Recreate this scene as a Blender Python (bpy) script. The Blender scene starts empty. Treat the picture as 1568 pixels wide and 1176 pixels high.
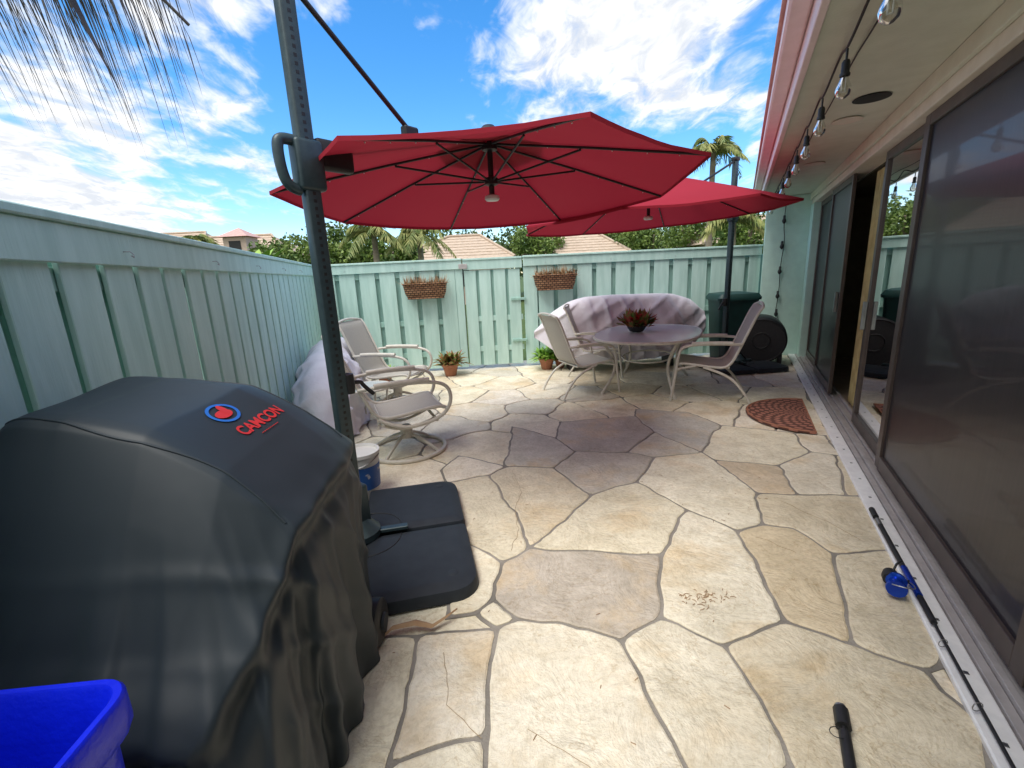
import bpy, bmesh, math, random
from mathutils import Vector, Matrix, noise
from mathutils.bvhtree import BVHTree
random.seed(7)
S=bpy.context.scene
COL=S.collection
pi=math.pi

# ---------------------------------------------------------------- helpers
def empty(name,loc=(0,0,0),rz=0,parent=None):
    o=bpy.data.objects.new(name,None);COL.objects.link(o);o.location=loc;o.rotation_euler=(0,0,rz)
    o.empty_display_size=.1
    if parent:o.parent=parent
    return o
def mobj(name,verts,faces,mat,parent=None,smooth=False,loc=(0,0,0),rz=0):
    me=bpy.data.meshes.new(name);me.from_pydata([tuple(v) for v in verts],[],faces);me.update()
    if smooth:
        for p in me.polygons:p.use_smooth=True
    o=bpy.data.objects.new(name,me);COL.objects.link(o)
    if mat:me.materials.append(mat)
    o.location=loc;o.rotation_euler=(0,0,rz)
    if parent:o.parent=parent
    return o
def boxes(name,lst,mat,parent=None,bevel=.004,segs=1,loc=(0,0,0),rz=0):
    V=[];Fc=[]
    for (x0,x1,y0,y1,z0,z1) in lst:
        b=len(V)
        V+=[(x0,y0,z0),(x1,y0,z0),(x1,y1,z0),(x0,y1,z0),(x0,y0,z1),(x1,y0,z1),(x1,y1,z1),(x0,y1,z1)]
        Fc+=[(b,b+3,b+2,b+1),(b+4,b+5,b+6,b+7),(b,b+1,b+5,b+4),(b+1,b+2,b+6,b+5),(b+2,b+3,b+7,b+6),(b+3,b,b+4,b+7)]
    o=mobj(name,V,Fc,mat,parent,loc=loc,rz=rz)
    if bevel:
        m=o.modifiers.new('Bevel','BEVEL');m.width=bevel;m.segments=segs;m.limit_method='ANGLE'
        if segs>1:
            for p in o.data.polygons:p.use_smooth=True
    return o
def box(name,*a,**k):
    return boxes(name,[a[:6]],*a[6:],**k)
def tube(name,paths,r,mat,parent=None,cyclic=False,smooth=False,res=3,loc=(0,0,0),rz=0):
    cu=bpy.data.curves.new(name,'CURVE');cu.dimensions='3D';cu.bevel_depth=r;cu.bevel_resolution=res;cu.use_fill_caps=True
    if not isinstance(paths[0][0],(tuple,list,Vector)):paths=[paths]
    for pts in paths:
        if smooth:
            s=cu.splines.new('NURBS');s.points.add(len(pts)-1);s.order_u=3;s.use_endpoint_u=not cyclic
        else:
            s=cu.splines.new('POLY');s.points.add(len(pts)-1)
        for i,p in enumerate(pts):s.points[i].co=(p[0],p[1],p[2],1)
        s.use_cyclic_u=cyclic
    cu.resolution_u=6
    o=bpy.data.objects.new(name,cu);COL.objects.link(o);cu.materials.append(mat);o.location=loc;o.rotation_euler=(0,0,rz)
    if parent:o.parent=parent
    return o
def lathe(name,prof,mat,parent=None,n=32,loc=(0,0,0),smooth=True,rot=None):
    V=[];Fc=[]
    for (r,z) in prof:
        for i in range(n):
            a=2*pi*i/n;V.append((r*math.cos(a),r*math.sin(a),z))
    for j in range(len(prof)-1):
        for i in range(n):
            k=(i+1)%n;Fc.append((j*n+i,j*n+k,(j+1)*n+k,(j+1)*n+i))
    Fc.append(tuple(range(n))[::-1]);Fc.append(tuple((len(prof)-1)*n+i for i in range(n)))
    o=mobj(name,V,Fc,mat,parent,smooth,loc)
    if smooth:
        m=o.modifiers.new('es','EDGE_SPLIT');m.split_angle=math.radians(40)
    if rot:o.rotation_euler=rot
    return o

# ---------------------------------------------------------------- materials
def mat(name,c1,c2=None,rough=.6,scale=8.,bump=0.,bscale=40.,metal=0.,spec=.5,detail=3,stretch=(1,1,1),coat=0,lo=.35,hi=.65,bdist=.01):
    m=bpy.data.materials.new(name);m.use_nodes=True;nt=m.node_tree;N=nt.nodes;L=nt.links
    b=N['Principled BSDF'];b.inputs['Roughness'].default_value=rough;b.inputs['Metallic'].default_value=metal
    b.inputs['Specular IOR Level'].default_value=spec;b.inputs['Coat Weight'].default_value=coat
    tc=N.new('ShaderNodeTexCoord');mp=N.new('ShaderNodeMapping');mp.inputs['Scale'].default_value=stretch
    L.new(tc.outputs['Object'],mp.inputs['Vector'])
    if c2 is None:c2=tuple(min(1,x*.86) for x in c1)
    n=N.new('ShaderNodeTexNoise');n.inputs['Scale'].default_value=scale;n.inputs['Detail'].default_value=detail
    L.new(mp.outputs[0],n.inputs['Vector'])
    r=N.new('ShaderNodeValToRGB');r.color_ramp.elements[0].position=lo;r.color_ramp.elements[1].position=hi
    r.color_ramp.elements[0].color=(*c1,1);r.color_ramp.elements[1].color=(*c2,1)
    L.new(n.outputs['Fac'],r.inputs['Fac']);L.new(r.outputs[0],b.inputs['Base Color'])
    if bump:
        n2=N.new('ShaderNodeTexNoise');n2.inputs['Scale'].default_value=bscale;n2.inputs['Detail'].default_value=3
        L.new(mp.outputs[0],n2.inputs['Vector'])
        bp=N.new('ShaderNodeBump');bp.inputs['Strength'].default_value=bump;bp.inputs['Distance'].default_value=bdist
        L.new(n2.outputs['Fac'],bp.inputs['Height']);L.new(bp.outputs[0],b.inputs['Normal'])
    return m
M={}
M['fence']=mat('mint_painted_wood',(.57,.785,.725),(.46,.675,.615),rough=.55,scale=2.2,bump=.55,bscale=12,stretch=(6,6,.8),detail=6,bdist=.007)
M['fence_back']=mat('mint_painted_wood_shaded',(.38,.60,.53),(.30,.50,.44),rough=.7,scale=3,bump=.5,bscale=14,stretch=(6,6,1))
M['stucco']=mat('mint_stucco',(.57,.78,.70),(.52,.72,.65),rough=.85,bump=.5,bscale=90)
M['soffit']=mat('soffit_paint',(.68,.71,.61),(.63,.66,.56),rough=.75,bump=.2,bscale=60)
M['trim']=mat('cream_trim',(.76,.71,.62),(.69,.64,.55),rough=.6,bump=.15)
M['fascia']=mat('fascia_paint',(.88,.77,.78),(.82,.71,.72),rough=.5)
M['white_metal']=mat('white_threshold_paint',(.92,.92,.92),(.83,.83,.84),rough=.35,scale=20)
M['sill']=mat('aluminium_track',(.52,.49,.48),(.42,.395,.39),rough=.45,metal=.2,scale=12)
M['bronze']=mat('bronze_frame',(.11,.085,.075),(.085,.066,.058),rough=.4,metal=.3)
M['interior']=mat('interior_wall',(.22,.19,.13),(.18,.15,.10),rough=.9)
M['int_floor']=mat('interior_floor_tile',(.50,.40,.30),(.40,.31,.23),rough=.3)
M['rug']=mat('red_rug',(.50,.06,.05),(.45,.37,.30),rough=.95,scale=18,lo=.48,hi=.55)
M['curtain']=mat('curtain_cloth',(.60,.50,.24),(.46,.37,.17),rough=.9)
M['rooftile']=mat('clay_roof_tile',(.62,.50,.39),(.50,.39,.30),rough=.9,scale=5,bump=.9,bscale=9,bdist=.06,stretch=(1,1,4))
M['pinkroof']=mat('pink_roof_tile',(.66,.42,.38),(.56,.34,.31),rough=.9,scale=9,bump=.6)
M['pinkwall']=mat('peach_stucco',(.60,.46,.38),(.52,.40,.33),rough=.9)
M['pole']=mat('slate_metal',(.045,.075,.085),(.035,.06,.07),rough=.38,metal=.2,scale=30)
M['black']=mat('black_plastic',(.012,.013,.015),(.02,.02,.022),rough=.5,scale=30)
M['baseplastic']=mat('base_weight_plastic',(.024,.031,.040),(.019,.025,.033),rough=.6,scale=14,bump=.25,bscale=250,bdist=.002,spec=.35)
M['cover']=mat('grill_cover_vinyl',(.026,.036,.043),(.031,.042,.050),rough=.48,scale=3,bump=.12,bscale=3,bdist=.03,spec=.38)
M['lav']=mat('lavender_tarp',(.80,.77,.84),(.72,.69,.77),rough=.7,scale=4,bump=.35,bscale=7,bdist=.04)
M['frame']=mat('beige_powder_coat',(.68,.65,.58),(.60,.57,.50),rough=.4,scale=20)
M['blue']=mat('blue_bin_plastic',(.004,.022,.90),(.003,.016,.78),rough=.35,scale=10,bump=.2,bscale=60)
M['whitepl']=mat('white_plastic',(.80,.80,.78),(.72,.72,.70),rough=.4)
M['bluelabel']=mat('blue_label',(.03,.12,.4),(.6,.6,.6),rough=.5,scale=12,lo=.56,hi=.6)
M['green_bin']=mat('dark_green_plastic',(.012,.06,.055),(.010,.045,.042),rough=.5)
M['terracotta']=mat('terracotta',(.40,.17,.10),(.33,.14,.08),rough=.85)
M['dry']=mat('dried_plant',(.46,.30,.17),(.30,.17,.09),rough=.9)
M['soil']=mat('potting_soil',(.06,.04,.03),(.1,.07,.05),rough=.95,scale=40)
M['bark']=mat('palm_bark',(.28,.24,.18),(.18,.14,.11),rough=.95,scale=6,bump=.8,bscale=12)
M['red']=mat('red_print',(.65,.03,.03),(.6,.03,.03),rough=.5)
M['logo_blue']=mat('blue_print',(.02,.18,.60),(.02,.14,.55),rough=.5)
M['steel']=mat('steel',(.4,.4,.4),(.3,.3,.3),rough=.3,metal=.9)
M['reelblue']=mat('anodised_blue',(.01,.08,.55),(.01,.05,.45),rough=.25,metal=.6)
M['grass']=mat('lawn',(.05,.10,.02),(.08,.12,.03),rough=.95,scale=2)
M['sling']=mat('sling_mesh',(.49,.46,.40),(.41,.38,.33),rough=.75,scale=200,detail=1)
M['crack']=mat('crack_brown',(.34,.24,.14),(.42,.32,.20),rough=.95)  # brown colour of the thin crack lines

def screen_mat():
    m=mat('dark_screen_mesh',(.012,.011,.017),(.020,.017,.023),rough=.34,scale=60,stretch=(1,1,.02),spec=.4)
    nt=m.node_tree;N=nt.nodes;L=nt.links;b=N['Principled BSDF']
    gl=N.new('ShaderNodeBsdfGlossy');gl.inputs['Roughness'].default_value=.04;gl.inputs['Color'].default_value=(.75,.75,.8,1)
    mx=N.new('ShaderNodeMixShader');mx.inputs[0].default_value=.05
    L.new(b.outputs[0],mx.inputs[1]);L.new(gl.outputs[0],mx.inputs[2]);L.new(mx.outputs[0],N['Material Output'].inputs[0]);return m
M['screen']=screen_mat()
def wicker():
    m=bpy.data.materials.new('wicker');m.use_nodes=True;nt=m.node_tree;N=nt.nodes;L=nt.links
    b=N['Principled BSDF'];b.inputs['Roughness'].default_value=.8
    tc=N.new('ShaderNodeTexCoord');sp=N.new('ShaderNodeSeparateXYZ');L.new(tc.outputs['Object'],sp.inputs[0]);cb=N.new('ShaderNodeCombineXYZ')
    L.new(sp.outputs[0],cb.inputs[0]);L.new(sp.outputs[2],cb.inputs[1])
    k=N.new('ShaderNodeTexBrick');k.inputs['Scale'].default_value=1;k.inputs['Brick Width'].default_value=.065;k.inputs['Row Height'].default_value=.034;k.inputs['Mortar Size'].default_value=.006
    k.inputs['Color1'].default_value=(.40,.22,.12,1);k.inputs['Color2'].default_value=(.24,.11,.055,1);k.inputs['Mortar'].default_value=(.03,.015,.01,1)
    L.new(cb.outputs[0],k.inputs['Vector']);L.new(k.outputs['Color'],b.inputs['Base Color']);return m
M['wicker']=wicker()

def leafmat(name,c1,c2,scale=1.5,tr=.3):
    m=bpy.data.materials.new(name);m.use_nodes=True;nt=m.node_tree;N=nt.nodes;L=nt.links
    b=N['Principled BSDF'];b.inputs['Roughness'].default_value=.6
    g=N.new('ShaderNodeNewGeometry');n=N.new('ShaderNodeTexNoise');n.inputs['Scale'].default_value=scale;n.inputs['Detail'].default_value=3
    L.new(g.outputs['Position'],n.inputs['Vector'])
    r=N.new('ShaderNodeValToRGB');r.color_ramp.elements[0].position=.36;r.color_ramp.elements[1].position=.64
    r.color_ramp.elements[0].color=(*c1,1);r.color_ramp.elements[1].color=(*c2,1)
    L.new(n.outputs['Fac'],r.inputs[0]);L.new(r.outputs[0],b.inputs['Base Color'])
    if tr:
        t=N.new('ShaderNodeBsdfTranslucent');L.new(r.outputs[0],t.inputs['Color'])
        mx=N.new('ShaderNodeMixShader');mx.inputs[0].default_value=tr
        L.new(b.outputs[0],mx.inputs[1]);L.new(t.outputs[0],mx.inputs[2]);L.new(mx.outputs[0],N['Material Output'].inputs[0])
    return m
M['leaf']=leafmat('tree_leaves',(.06,.12,.02),(.19,.27,.05),tr=0)
M['leaf_dark']=leafmat('dark_tree_leaves',(.03,.07,.015),(.11,.18,.04),tr=0)
M['palmleaf']=leafmat('palm_leaves',(.09,.15,.03),(.34,.34,.11),3,tr=0)
M['palmdry']=leafmat('dry_palm_leaves',(.05,.05,.05),(.11,.105,.10),3,tr=0)
M['croton']=leafmat('croton_leaves',(.08,.22,.03),(.36,.10,.06),25,tr=0)
M['succ']=leafmat('succulent_leaves',(.10,.25,.04),(.42,.05,.05),14,tr=0)
M['banana']=leafmat('banana_leaves',(.14,.32,.03),(.30,.48,.08),3,tr=0)

def canopy_mat(name,tint):
    m=bpy.data.materials.new(name);m.use_nodes=True;nt=m.node_tree;N=nt.nodes;L=nt.links
    b=N['Principled BSDF'];b.inputs['Roughness'].default_value=.8;b.inputs['Specular IOR Level'].default_value=.25
    tc=N.new('ShaderNodeTexCoord');n=N.new('ShaderNodeTexNoise');n.inputs['Scale'].default_value=2.5;n.inputs['Detail'].default_value=3
    L.new(tc.outputs['Object'],n.inputs['Vector'])
    r=N.new('ShaderNodeValToRGB');r.color_ramp.elements[0].color=(*[c*1.08 for c in tint],1);r.color_ramp.elements[1].color=(*[c*.88 for c in tint],1)
    L.new(n.outputs['Fac'],r.inputs[0]);L.new(r.outputs[0],b.inputs['Base Color'])
    t=N.new('ShaderNodeBsdfTranslucent');t.inputs['Color'].default_value=(.30,.016,.032,1)
    mx=N.new('ShaderNodeMixShader');mx.inputs[0].default_value=.26
    L.new(b.outputs[0],mx.inputs[1]);L.new(t.outputs[0],mx.inputs[2]);L.new(mx.outputs[0],N['Material Output'].inputs[0])
    return m
M['canopy']=canopy_mat('red_canopy_fabric',(.42,.026,.048))

def glass_mat(name,tint,amt):
    m=bpy.data.materials.new(name);m.use_nodes=True;nt=m.node_tree;N=nt.nodes;L=nt.links
    for x in list(N):
        if x.type=='BSDF_PRINCIPLED':N.remove(x)
    tr=N.new('ShaderNodeBsdfTransparent');tr.inputs[0].default_value=(*tint,1)
    gl=N.new('ShaderNodeBsdfGlossy');gl.inputs['Roughness'].default_value=.015
    fr=N.new('ShaderNodeFresnel');fr.inputs['IOR'].default_value=1.5
    ad=N.new('ShaderNodeMath');ad.operation='ADD';ad.inputs[1].default_value=amt;ad.use_clamp=True
    L.new(fr.outputs[0],ad.inputs[0])
    mx=N.new('ShaderNodeMixShader');L.new(ad.outputs[0],mx.inputs[0]);L.new(tr.outputs[0],mx.inputs[1]);L.new(gl.outputs[0],mx.inputs[2])
    L.new(mx.outputs[0],N['Material Output'].inputs[0]);return m
M['glass']=glass_mat('door_glass',(.55,.53,.52),.25)
M['bulb']=glass_mat('bulb_glass',(.88,.86,.80),.04)
tm=bpy.data.materials.new('frosted_table_glass');tm.use_nodes=True
b=tm.node_tree.nodes['Principled BSDF'];b.inputs['Base Color'].default_value=(.66,.73,.72,1);b.inputs['Roughness'].default_value=.16
_n=tm.node_tree.nodes.new('ShaderNodeTexVoronoi');_n.inputs['Scale'].default_value=60;_b=tm.node_tree.nodes.new('ShaderNodeBump');_b.inputs['Strength'].default_value=.15;_b.inputs['Distance'].default_value=.002
tm.node_tree.links.new(_n.outputs[0],_b.inputs['Height']);tm.node_tree.links.new(_b.outputs[0],b.inputs['Normal'])
M['tglass']=tm

def stone_mat():
    m=bpy.data.materials.new('flagstone');m.use_nodes=True;nt=m.node_tree;N=nt.nodes;L=nt.links
    b=N['Principled BSDF'];b.inputs['Roughness'].default_value=.6;b.inputs['Specular IOR Level'].default_value=.35
    at=N.new('ShaderNodeAttribute');at.attribute_name='tint'
    tc=N.new('ShaderNodeTexCoord')
    at2=N.new('ShaderNodeAttribute');at2.attribute_name='offs'
    vm=N.new('ShaderNodeVectorMath');vm.operation='ADD';L.new(tc.outputs['Object'],vm.inputs[0]);L.new(at2.outputs['Vector'],vm.inputs[1])
    def noi(scale,det,rgh=.6,dist=0,src=None):
        n=N.new('ShaderNodeTexNoise');n.inputs['Scale'].default_value=scale;n.inputs['Detail'].default_value=det;n.inputs['Roughness'].default_value=rgh;n.inputs['Distortion'].default_value=dist
        L.new(src or vm.outputs[0],n.inputs['Vector']);return n
    def ramp(src,p0,p1,c0,c1):
        r=N.new('ShaderNodeValToRGB');e=r.color_ramp.elements;e[0].position=p0;e[1].position=p1;e[0].color=c0;e[1].color=c1;L.new(src,r.inputs[0]);return r
    def mix(t,fac,a,bb,f=None):
        x=N.new('ShaderNodeMix');x.data_type='RGBA';x.blend_type=t
        if f is not None:x.inputs[0].default_value=f
        if fac is not None:L.new(fac,x.inputs[0])
        for s,i in ((a,6),(bb,7)):
            if isinstance(s,tuple):x.inputs[i].default_value=s
            else:L.new(s,x.inputs[i])
        return x
    n1=noi(2.0,5,.66,.3);r1=ramp(n1.outputs['Fac'],.52,.70,(0,0,0,1),(.60,.60,.60,1))
    c=mix('MIX',r1.outputs[0],at.outputs['Color'],(.70,.52,.29,1))
    n2=noi(5,6,.72,.35);r2=ramp(n2.outputs['Fac'],.36,.62,(.82,.81,.78,1),(1.10,1.10,1.10,1))
    c2=mix('MULTIPLY',None,c.outputs[2],r2.outputs[0],.8)
    n3=noi(42,3,.7);r3=ramp(n3.outputs['Fac'],.36,.56,(.84,.82,.78,1),(1.03,1.03,1.03,1))
    c3=mix('MULTIPLY',None,c2.outputs[2],r3.outputs[0],.65)
    sb=N.new('ShaderNodeMath');sb.operation='SUBTRACT';sb.inputs[1].default_value=.46;L.new(n1.outputs['Fac'],sb.inputs[0])
    ab=N.new('ShaderNodeMath');ab.operation='ABSOLUTE';L.new(sb.outputs[0],ab.inputs[0])
    r4=ramp(ab.outputs[0],.0,.006,(.66,.55,.40,1),(1,1,1,1))
    c4=mix('MULTIPLY',None,c3.outputs[2],r4.outputs[0],.45)
    n7=noi(1.3,4,.7,.5,tc.outputs['Object']);r7=ramp(n7.outputs['Fac'],.34,.50,(.86,.83,.78,1),(1,1,1,1))
    c5=mix('MULTIPLY',None,c4.outputs[2],r7.outputs[0],.7)
    L.new(c5.outputs[2],b.inputs['Base Color'])
    n5=noi(3.6,6,.66,.7)
    a=N.new('ShaderNodeMath');a.operation='MULTIPLY_ADD';a.inputs[1].default_value=.12;L.new(n3.outputs['Fac'],a.inputs[0]);L.new(n5.outputs['Fac'],a.inputs[2])
    bp=N.new('ShaderNodeBump');bp.inputs['Strength'].default_value=.8;bp.inputs['Distance'].default_value=.045
    L.new(a.outputs[0],bp.inputs['Height']);L.new(bp.outputs[0],b.inputs['Normal'])
    return m
M['stone']=stone_mat()
M['grout']=mat('mortar',(.20,.185,.16),(.34,.31,.27),rough=.95,scale=4,bump=.6,bscale=80,detail=6)

# ---------------------------------------------------------------- ground
mobj('ground',[(-300,-200,-.03),(300,-200,-.03),(300,600,-.03),(-300,600,-.03)],[(0,1,2,3)],M['grass'])
lx=lambda y:-1.14-.262*y      # left fence line
rx=lambda y:.915+.5*y         # threshold line
patio=empty('flagstone_patio')
poly=[(lx(-1.6)-.1,-1.6),(rx(-1.6)+.05,-1.6),(rx(8.4),8.4),(lx(8.4)-.1,8.4)]
mobj('mortar_bed',[(x,y,-.010) for x,y in poly],[(0,1,2,3)],M['grout'],patio)
PT="-64,98 -43,98 -46,120 -17,127 -15,96 51,110 48,90 84,112 84,88 -81,139 -73,178 -49,176 -11,177 -21,188 -14,198 -3,184 16,180 41,167 46,146 63,182 87,164 86,141 117,176 137,161 158,147 154,124 79,228 111,275 134,249 151,255 166,247 171,221 197,223 -11,228 4,238 53,301 91,319 117,363 161,372 167,293 227,282 -22,345 -8,359 31,352 54,386 -58,335 -33,249 -53,387 -2,461 40,422 48,469 135,478 136,423 98,376 142,502 191,483 209,436 208,336 165,352 248,361 263,405 263,351 194,290 -2,279 -35,186 -36,231 141,108 206,222 167,148 235,281 268,348 285,395 -63,357"
PT=[tuple(float(c)/100 for c in q.split(',')) for q in PT.split()]
big=[[10,11,12,3,2,1],[3,12,13,4],[2,3,4,5],[4,13,16,17,18,19,6,5],[18,20,21,22,8,6,19],[6,8,9,7],[14,15,16,13],[15,34,35,27,20,18,17,16],[27,28,29,23,21,20],[21,23,24,25,26,67,9,8,22],[29,30,31,32,24,23],[32,33,68,69,25,24],[30,40,63,41,70,68,33,32,31],[37,38,39,59,40,30,29,28],[36,37,28,27,35],[42,43,44,36,35,64],[46,42,64,35,34,47],[47,34,15,14,65,66],[44,45,54,38,37,36],[43,49,50,45,44],[46,73,48,43,42],[50,51,52,53,54,45],[54,53,39,38],[52,55,56,57,39,53],[57,61,60,58,59,39],[59,58,63,40],[58,60,62,41,63],[61,72,71,62,60],[62,71,70,41]]
bigcol={7:(.56,.50,.42),18:(.60,.55,.47),21:(.57,.53,.46),23:(.56,.54,.49),10:(.70,.59,.41),16:(.74,.67,.51),19:(.64,.60,.51),22:(.66,.62,.53),14:(.80,.73,.56),25:(.70,.59,.44),12:(.75,.67,.51)}
seeds=[(-.62,1.07),(.1,.6),(.62,.7),(1.04,.71),(-.6,2.4),(-.61,1.92),(-.76,3.0),(-1.02,3.45),
(-.30,4.08),(-.75,4.82),(-.40,5.26),(.27,5.29),(.67,5.04),(1.12,5.21),(1.75,5.33),(2.2,4.84),(2.65,4.54),(2.9,4.3),(.19,4.88),(-1.44,4.14),(-1.22,4.9),(-1.29,6.02),(-.70,6.09),(-.17,5.88),(.45,6.11),(1.01,5.83),(1.57,5.99),(2.16,5.61),(2.7,5.71),(3.15,5.36),(-1.91,7.11),(-1.20,6.88),(-.65,7.08),(-.09,6.67),(.66,6.89),(1.30,6.63),(1.97,6.61),(2.62,6.45),(3.19,6.25),(3.72,6.22),(-.95,7.85),(-.26,7.59),(.42,7.75),(1.31,7.65),(2.35,7.4),(3.36,7.25),(4.16,7.16),
(-1.7,3.5),(-1.9,4.6),(-1.9,5.6),(-2.4,6.3),(-2.6,7.3),(-1.2,2.6),(-1.1,1.9),(-1.1,1.2),(-1.0,.5),(-.5,.5),(.0,.2),(.5,.25),(.95,.3),(-.7,-.1),(-.2,-.4),(.3,-.5),(.6,-.1),(-.6,-.9),(0,-1.),(.3,-1.2),(-1.75,2.6)]
def clip(P,a,b,c):
    out=[]
    for i in range(len(P)):
        p=P[i];q=P[(i+1)%len(P)]
        dp=a*p[0]+b*p[1]-c;dq=a*q[0]+b*q[1]-c
        if dp<=0:out.append(p)
        if dp*dq<0:
            t=dp/(dp-dq);out.append((p[0]+(q[0]-p[0])*t,p[1]+(q[1]-p[1])*t))
    return out
V=[];Fc=[];tints=[];offs=[]
rs=random.Random(3)
def wob(x,y,k=1):
    v=noise.noise_vector(Vector((x*3.2,y*3.2,3.1)))*.035*k+noise.noise_vector(Vector((x*11,y*11,7.7)))*.013
    return x+v.x,y+v.y
def ccw(P):
    a=sum(P[k-1][0]*P[k][1]-P[k][0]*P[k-1][1] for k in range(len(P)))
    return P if a>0 else P[::-1]
def inset(P,g):
    P=ccw(P);n=len(P);out=[]
    for k in range(n):
        a,p,b_=P[k-1],P[k],P[(k+1)%n]
        d1=Vector((p[0]-a[0],p[1]-a[1])).normalized();d2=Vector((b_[0]-p[0],b_[1]-p[1])).normalized()
        n1=Vector((-d1.y,d1.x));n2=Vector((-d2.y,d2.x));m_=(n1+n2);m_=m_.normalized();s=g/max(.45,m_.dot(n1))
        out.append((p[0]+m_.x*s,p[1]+m_.y*s))
    return out
def subdiv(T,k=1):
    U=[]
    for i in range(len(T)):
        p=T[i];q=T[(i+1)%len(T)];l=math.hypot(q[0]-p[0],q[1]-p[1]);n=max(1,int(l/.045))
        for s in range(n):U.append(wob(p[0]+(q[0]-p[0])*s/n,p[1]+(q[1]-p[1])*s/n,k))
    return U
def stone(P,g,col,zb,zt,rad=.04,k=1):
    R=inset(P,g);T=[]
    for i in range(len(R)):
        p0=R[i-1];p=R[i];q=R[(i+1)%len(R)]
        la=math.hypot(p0[0]-p[0],p0[1]-p[1]);lb=math.hypot(q[0]-p[0],q[1]-p[1])
        if la<1e-5 or lb<1e-5:continue
        ra=min(rad,la*.3);rb=min(rad,lb*.3)
        A=(p[0]+(p0[0]-p[0])*ra/la,p[1]+(p0[1]-p[1])*ra/la);B=(p[0]+(q[0]-p[0])*rb/lb,p[1]+(q[1]-p[1])*rb/lb)
        T+=[A,((A[0]+B[0]+2*p[0])/4,(A[1]+B[1]+2*p[1])/4),B]
    U=ccw(subdiv(T,k));W_=inset(U,.008);n=len(U);b0=len(V)
    for (x,y) in U:V.append((x,y,zb))
    for (x,y) in U:V.append((x,y,zt-.004))
    for (x,y) in W_:V.append((x,y,zt))
    of=(rs.uniform(-20,20),rs.uniform(-20,20),rs.uniform(-5,5))
    for lvl in (0,1):
        for i in range(n):
            k2=(i+1)%n;Fc.append((b0+lvl*n+i,b0+lvl*n+k2,b0+(lvl+1)*n+k2,b0+(lvl+1)*n+i));tints.append(col);offs.append(of)
    Fc.append(tuple(b0+2*n+i for i in range(n)));tints.append(col);offs.append(of)
def rcol():
    t=rs.random();c=(.84+.04*t,.775+.04*t,.615+.06*rs.random())
    if rs.random()<.15:c=(.74,.66,.50)
    return c
for i,(sx,sy) in enumerate(seeds):
    P=list(poly)
    for j,(qx,qy) in enumerate(seeds):
        if j==i:continue
        a,b_=qx-sx,qy-sy
        if a*a+b_*b_>9:continue
        P=clip(P,a,b_,(qx*qx+qy*qy-sx*sx-sy*sy)/2)
        if len(P)<3:break
    P=[p for k,p in enumerate(P) if math.hypot(p[0]-P[k-1][0],p[1]-P[k-1][1])>.03]
    if len(P)<3:continue
    c=rcol()
    if rs.random()<.22:c=(.66,.62,.54)
    stone(P,.010,c,-.012,rs.uniform(-.001,.002),k=1.6)
MV=[];MF=[]
for i,idx in enumerate(big):
    P=[PT[k-1] for k in idx]
    U=inset(subdiv(ccw(P)),-.011);b0=len(MV);zz=.0045+.00012*i
    for x,y in U:MV.append((x,y,zz))
    for x,y in U:MV.append((x,y,-.01))
    n=len(U);MF.append(tuple(b0+k for k in range(n)))
    for k in range(n):MF.append((b0+n+k,b0+n+(k+1)%n,b0+(k+1)%n,b0+k))
    stone(P,.0085,bigcol.get(i) or rcol(),.0,.0125+rs.uniform(0,.002),rad=.03)
mobj('raised_mortar',MV,MF,M['grout'],patio)
st=mobj('flagstones',V,Fc,M['stone'],patio)
ca=st.data.color_attributes.new('tint','FLOAT_COLOR','CORNER');oa=st.data.attributes.new('offs','FLOAT_VECTOR','CORNER')
for p in st.data.polygons:
    for li in p.loop_indices:
        ca.data[li].color=(*tints[p.index],1);oa.data[li].vector=offs[p.index]
cr=[]
def crack(pts,z=.0138,sd=1):
    out=[]
    for i in range(len(pts)-1):
        for s in range(8):
            t=s/8;x=pts[i][0]+(pts[i+1][0]-pts[i][0])*t;y=pts[i][1]+(pts[i+1][1]-pts[i][1])*t
            v=noise.noise_vector(Vector((x*14,y*14,sd)))*.018;out.append((x+v.x,y+v.y,z))
    cr.append(out)
crack([(-.03,3.5),(.03,3.1),(-.02,2.85),(.0,2.6),(-.06,2.35)]);crack([(-.17,1.27),(-.3,1.4),(-.35,1.7)],sd=3);crack([(1.78,2.8),(1.9,2.5),(1.95,2.3)],sd=4);crack([(.0,1.3),(.3,1.05)],sd=5);crack([(1.4,2.4),(1.55,2.2)],sd=6)
tube('hairline_cracks',cr,.0013,M['crack'],patio,res=1)

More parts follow.
